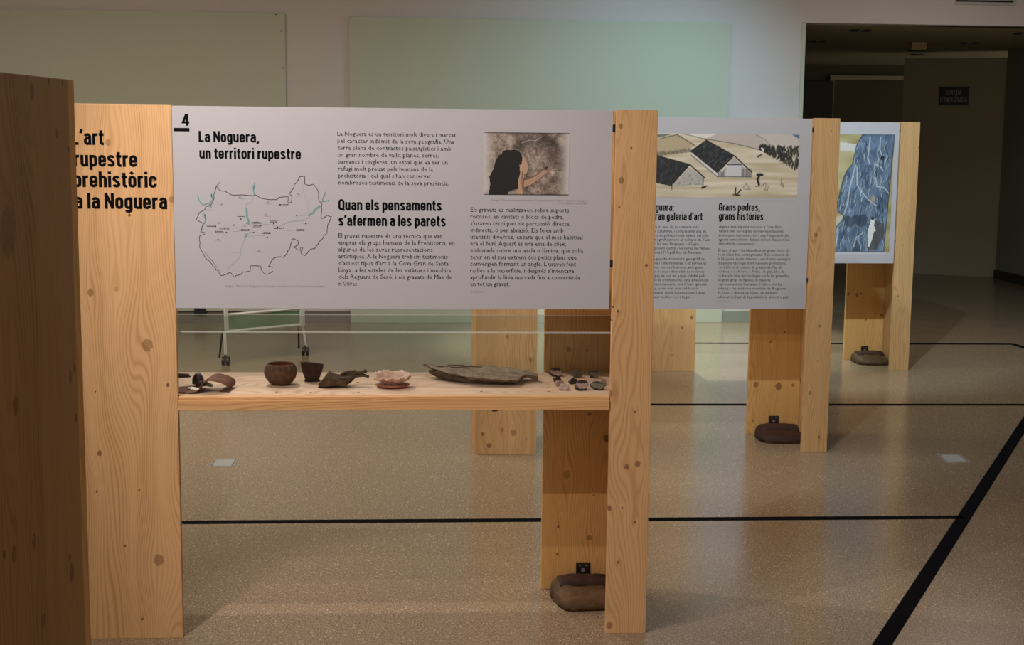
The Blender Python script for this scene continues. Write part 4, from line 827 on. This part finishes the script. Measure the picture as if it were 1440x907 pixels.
for j in range(7):
    t_ = j/6; row = []
    for k_ in range(48):
        a_ = 2*math.pi*k_/48; rf = .020+.040*t_; ru = t_*(.003*math.sin(a_*11)+.020*mnoise.noise(Vector((math.cos(a_)*2.6+4, math.sin(a_)*2.6, t_*3)))+.010*mnoise.noise(Vector((math.cos(a_)*7, math.sin(a_)*7, t_*6))))
        rf += t_*(.002*math.sin(a_*13+1)+.010*mnoise.noise(Vector((math.cos(a_)*4, math.sin(a_)*4+9, 2)))); row.append(bm.verts.new((rf*math.cos(a_)*1.03, rf*math.sin(a_)*.95, .016+.020*t_**1.5+ru*.6+(.010*t_ if math.sin(a_) > 0 else 0))))
    rows.append(row)
for j in range(6):
    for k_ in range(48): bm.faces.new((rows[j][k_], rows[j][(k_+1) % 48], rows[j+1][(k_+1) % 48], rows[j+1][k_]))
o = from_bm('ruffle', bm, shellm, sh, True); md = o.modifiers.new('s', 'SOLIDIFY'); md.thickness = .003
bm = bmesh.new(); bmesh.ops.create_icosphere(bm, subdivisions=3, radius=.024)
for v_ in bm.verts: v_.co = Vector((v_.co.x*1.1, v_.co.y-.006, .018+v_.co.z*.42+.006*mnoise.noise(v_.co*90)))
from_bm('core', bm, shellm, sh, True)
bm = bmesh.new(); loft(bm, [(-.022, -.030, .021, .004, .003), (-.01, -.034, .026, .008, .006), (.008, -.036, .023, .008, .005), (.022, -.032, .020, .004, .003)], 8, .4, 8); from_bm('red_flake', bm, shelldk, sh)
bk = find('bark_slab', 679, 541, 'long grey green slab of bark, pointed at its left end, on the shelf', 'bark slab')
bm = bmesh.new(); NS = 40; rings = []
def itp(t_, L_):
    for (a_, b_), (c_, d_) in zip(L_[:-1], L_[1:]):
        if t_ <= c_: u_ = (t_-a_)/(c_-a_+1e-9); u_ = u_*u_*(3-2*u_); return b_+(d_-b_)*u_
    return L_[-1][1]
for i in range(NS+1):
    t_ = i/NS; x = -.204+t_*.398
    yf = itp(t_, [(0, .145), (.1, .09), (.25, .02), (.45, -.035), (.65, -.05), (.80, -.045), (.86, .02), (1, .035)])
    yb = itp(t_, [(0, .155), (.1, .165), (.4, .16), (.7, .15), (.9, .12), (.96, .10), (1, .07)])
    zt = itp(t_, [(0, .044), (.15, .041), (.5, .040), (.75, .036), (.88, .030), (1, .022)]); tilt = itp(t_, [(0, 0), (.2, -.006), (.5, -.012), (.8, -.012), (.9, 0), (1, 0)])
    th = itp(t_, [(0, .003), (.08, .010), (.3, .018), (.55, .024), (.8, .022), (.88, .014), (1, .016)])
    nf = lambda s_: .004*mnoise.noise(Vector((t_*14, s_*3, 1.3)))+.002*mnoise.noise(Vector((t_*50, s_*9, 4)))
    row = []
    for j in range(9):      # top, back to front
        s_ = j/8; y_ = yb+(yf-yb)*s_; row.append((x, y_+.006*mnoise.noise(Vector((t_*20, s_, 0)))*(j in (0, 8)), zt+tilt*s_+nf(s_)+.004*math.sin(s_*math.pi)))
    for j in range(1, 5):
        s_ = j/5; row.append((x, yf+(yb-yf)*s_*.28+.004*mnoise.noise(Vector((t_*16, s_*4, 7))), zt+tilt-th*s_+nf(s_)))
    for j in range(4):
        s_ = j/3; row.append((x, yf+(yb-yf)*(.28+.7*s_), max(.0006, zt+tilt-th*(1.05-.3*s_)+nf(s_))))
    rings.append([bm.verts.new(p) for p in row])
for A_, B_ in zip(rings[:-1], rings[1:]):
    n_ = len(A_)
    for k_ in range(n_): bm.faces.new((A_[k_], A_[(k_+1) % n_], B_[(k_+1) % n_], B_[k_]))
bm.faces.new(rings[0]); bm.faces.new(rings[-1][::-1])
from_bm('slab', bm, bark, bk, False)
bm = bmesh.new(); loft(bm, [(-.185, .11, .026, .004, .006), (-.15, .085, .020, .012, .013), (-.10, .06, .014, .024, .013), (-.06, .04, .012, .035, .011), (.04, .03, .010, .045, .009), (.11, .02, .008, .03, .007)], 10, .3, 3); from_bm('underside', bm, barkdk, bk)
bm = bmesh.new(); tube(bm, [(-.17, .12, .043), (-.10, .09, .044), (-.04, .10, .045), (.0, .085, .046)], .0016, 5); tube(bm, [(-.12, .135, .044), (-.06, .13, .045)], .0014, 5); from_bm('crack', bm, barkdk, bk)
# hide with a folded flap
hd = find('leather_hide', 283, 549.5, 'russet leather hide lying at the left end of the shelf with its right side folded', 'leather hide')
bm = bmesh.new(); prof = [(-.088, .0015), (-.065, .0015), (-.03, .002), (-.005, .004), (.006, .014), (.016, .030), (.028, .042), (.044, .045), (.064, .039), (.086, .031), (.099, .020), (.096, .008), (.082, .002), (.066, .002)]
NJ = 10; rows = []
for i, (x, z) in enumerate(prof):
    row = []
    for j in range(NJ):
        s_ = j/(NJ-1); wv = .5+.5*math.sin(math.pi*min(1, (i+1.2)/5)) if i < 4 else 1
        hw = (.034, .056, .066, .068)[i] if i < 4 else .058-.012*max(0, i-8)/5
        y_ = (-1+2*s_)*hw + (0.0 if i < 4 else .018*(i-4)/9); row.append(bm.verts.new((x+.012*(s_-.5)*(i > 4)+.006*mnoise.noise(Vector((i*.5, s_*4, 2))), y_, z*(1 if s_ > .05 else .9)+.0015*mnoise.noise(Vector((i, s_*5, 0)))+.0005)))
    rows.append(row)
for i in range(len(prof)-1):
    for j in range(NJ-1): bm.faces.new((rows[i][j], rows[i+1][j], rows[i+1][j+1], rows[i][j+1]))
o = from_bm('hide', bm, hide_m, hd, True); md = o.modifiers.new('s', 'SOLIDIFY'); md.thickness = .0035; md.offset = 1; md2 = o.modifiers.new('u', 'SUBSURF'); md2.levels = 1; md2.render_levels = 1
hm = find('antler_tool', 282, 546, 'dark knobbed antler tool with pale cut tips, resting on the leather hide', 'antler tool')
hm.location.z = SZ+.0065
bm = bmesh.new(); loft(bm, [(-.026, .0, .016, .009, .012), (-.018, .0, .022, .016, .020), (-.006, -.002, .026, .017, .022), (.004, -.004, .024, .014, .017), (.011, -.006, .019, .009, .012)], 12, .5, 2); from_bm('head', bm, flint_d, hm, True)
bm = bmesh.new(); loft(bm, [(-.012, -.008, .010, .008, .009), (.0, -.012, .014, .013, .012), (.012, -.014, .012, .011, .011), (.020, -.016, .008, .006, .006)], 12, .4, 6); from_bm('knob', bm, flint_d, hm, True)
bm = bmesh.new(); tube(bm, [(.012, -.014, .014), (.030, -.024, .009), (.044, -.034, .0075)], [.007, .007, .005], 8); from_bm('pale_tine', bm, ivory, hm, True)
fb = find('shell_fragment', 275, 551, 'ragged white shell fragment on the hide beneath the antler tool', 'shell fragment'); fb.location.z = SZ+.0065
bm = bmesh.new(); loft(bm, [(-.026, .010, .003, .008, .002), (-.015, .004, .004, .016, .0035), (0, -.006, .004, .016, .0035), (.016, -.014, .003, .007, .002)], 12, .5, 11); from_bm('fragment', bm, ivory, fb)
rd = find('wooden_rod', 257, 531, 'short dark wooden rod in the back left corner of the shelf', 'rod')
bm = bmesh.new(); tube(bm, [(-.06, .01, .007), (-.02, .004, .008), (.022, -.002, .007)], .006, 8); from_bm('rod', bm, barkdk, rd, True)
bm = bmesh.new(); tube(bm, [(-.05, -.010, .004), (-.01, -.012, .004), (.03, -.006, .004)], .0025, 6); from_bm('cord', bm, leather_dk, rd, True)
# flint flakes
FL = [(782, 529.5, 19, 13, 0, flint_d, flint_l, 'dark arched flint with a pale lilac face, back left of the flint group'),
      (784, 539, 12, 10, .5, flint_d, flint_d, 'small dark flint between the arched flint and the pale pair'),
      (787, 543.5, 13, 9, .4, flint_l, flint_l, 'small pale pinkish flint in the middle of the left column'),
      (793, 549, 14, 10, -.3, flint_l, flint_l, 'pale grey pink flint nearest the shelf edge, left of the group'),
      (811, 531, 16, 12, .2, flint_g, flint_g, 'olive grey flint at the back, middle of the flint group'),
      (806, 540, 13, 8, .6, flint_d, flint_d, 'flat dark flint with a thin pale edge, below the olive grey one'),
      (818, 549, 18, 14, .1, flint_d, flint_l, 'dark capped flint with a bright pink face at the front of the group'),
      (835, 532, 14, 12, -.2, flint_d, flint_g, 'dark angular flint at the back right of the group'),
      (848, 541, 9, 8, .3, flint_l, flint_l, 'small pale flint behind the rightmost front flint'),
      (841, 548.5, 19, 13, -.35, flint_d, flint_g, 'dark flint with a grey olive face at the front right')]
for i, (px, py, wp, hp, rz, ma, mb, lb) in enumerate(FL):
    P = on_z(px, py, SZ); o_ = empty('flint_flake', (P.x, P.y, SZ), rz+MODS[1][2]); tag(o_, lb, 'flint', 'worked flints at the right end of the shelf')
    W_ = wp/417/2*1.12; Hh = hp/417/2*1.05; bm = bmesh.new(); bmesh.ops.create_icosphere(bm, subdivisions=3, radius=1)
    for v_ in bm.verts:
        p = v_.co; q = 1+.30*mnoise.noise(p*1.3+Vector((i*3.1, 0, 0)))+.10*mnoise.noise(p*3.4+Vector((0, i*2.7, 0)))
        v_.co = Vector((p.x*W_*q, p.y*W_*.72*q, max(.0004, Hh*.85+p.z*Hh*q)))
        # cut a flat sloping face towards the front
        nn = Vector((.15, -.8, .58)).normalized(); dd = v_.co.dot(nn)-(W_*.30+Hh*.5)
        if dd > 0: v_.co -= nn*dd
        v_.co.z = max(.0004, v_.co.z)
    bmesh.ops.recalc_face_normals(bm, faces=bm.faces); nn = Vector((.15, -.8, .58)).normalized(); bm.normal_update()
    for f in bm.faces:
        c_ = f.calc_center_median(); f.material_index = 1 if c_.dot(nn) > (W_*.30+Hh*.5)-.0006 and c_.z < Hh*1.35 else 0
    me = bpy.data.meshes.new('stone'); bm.to_mesh(me); bm.free(); link('stone', me, [ma, mb], o_)
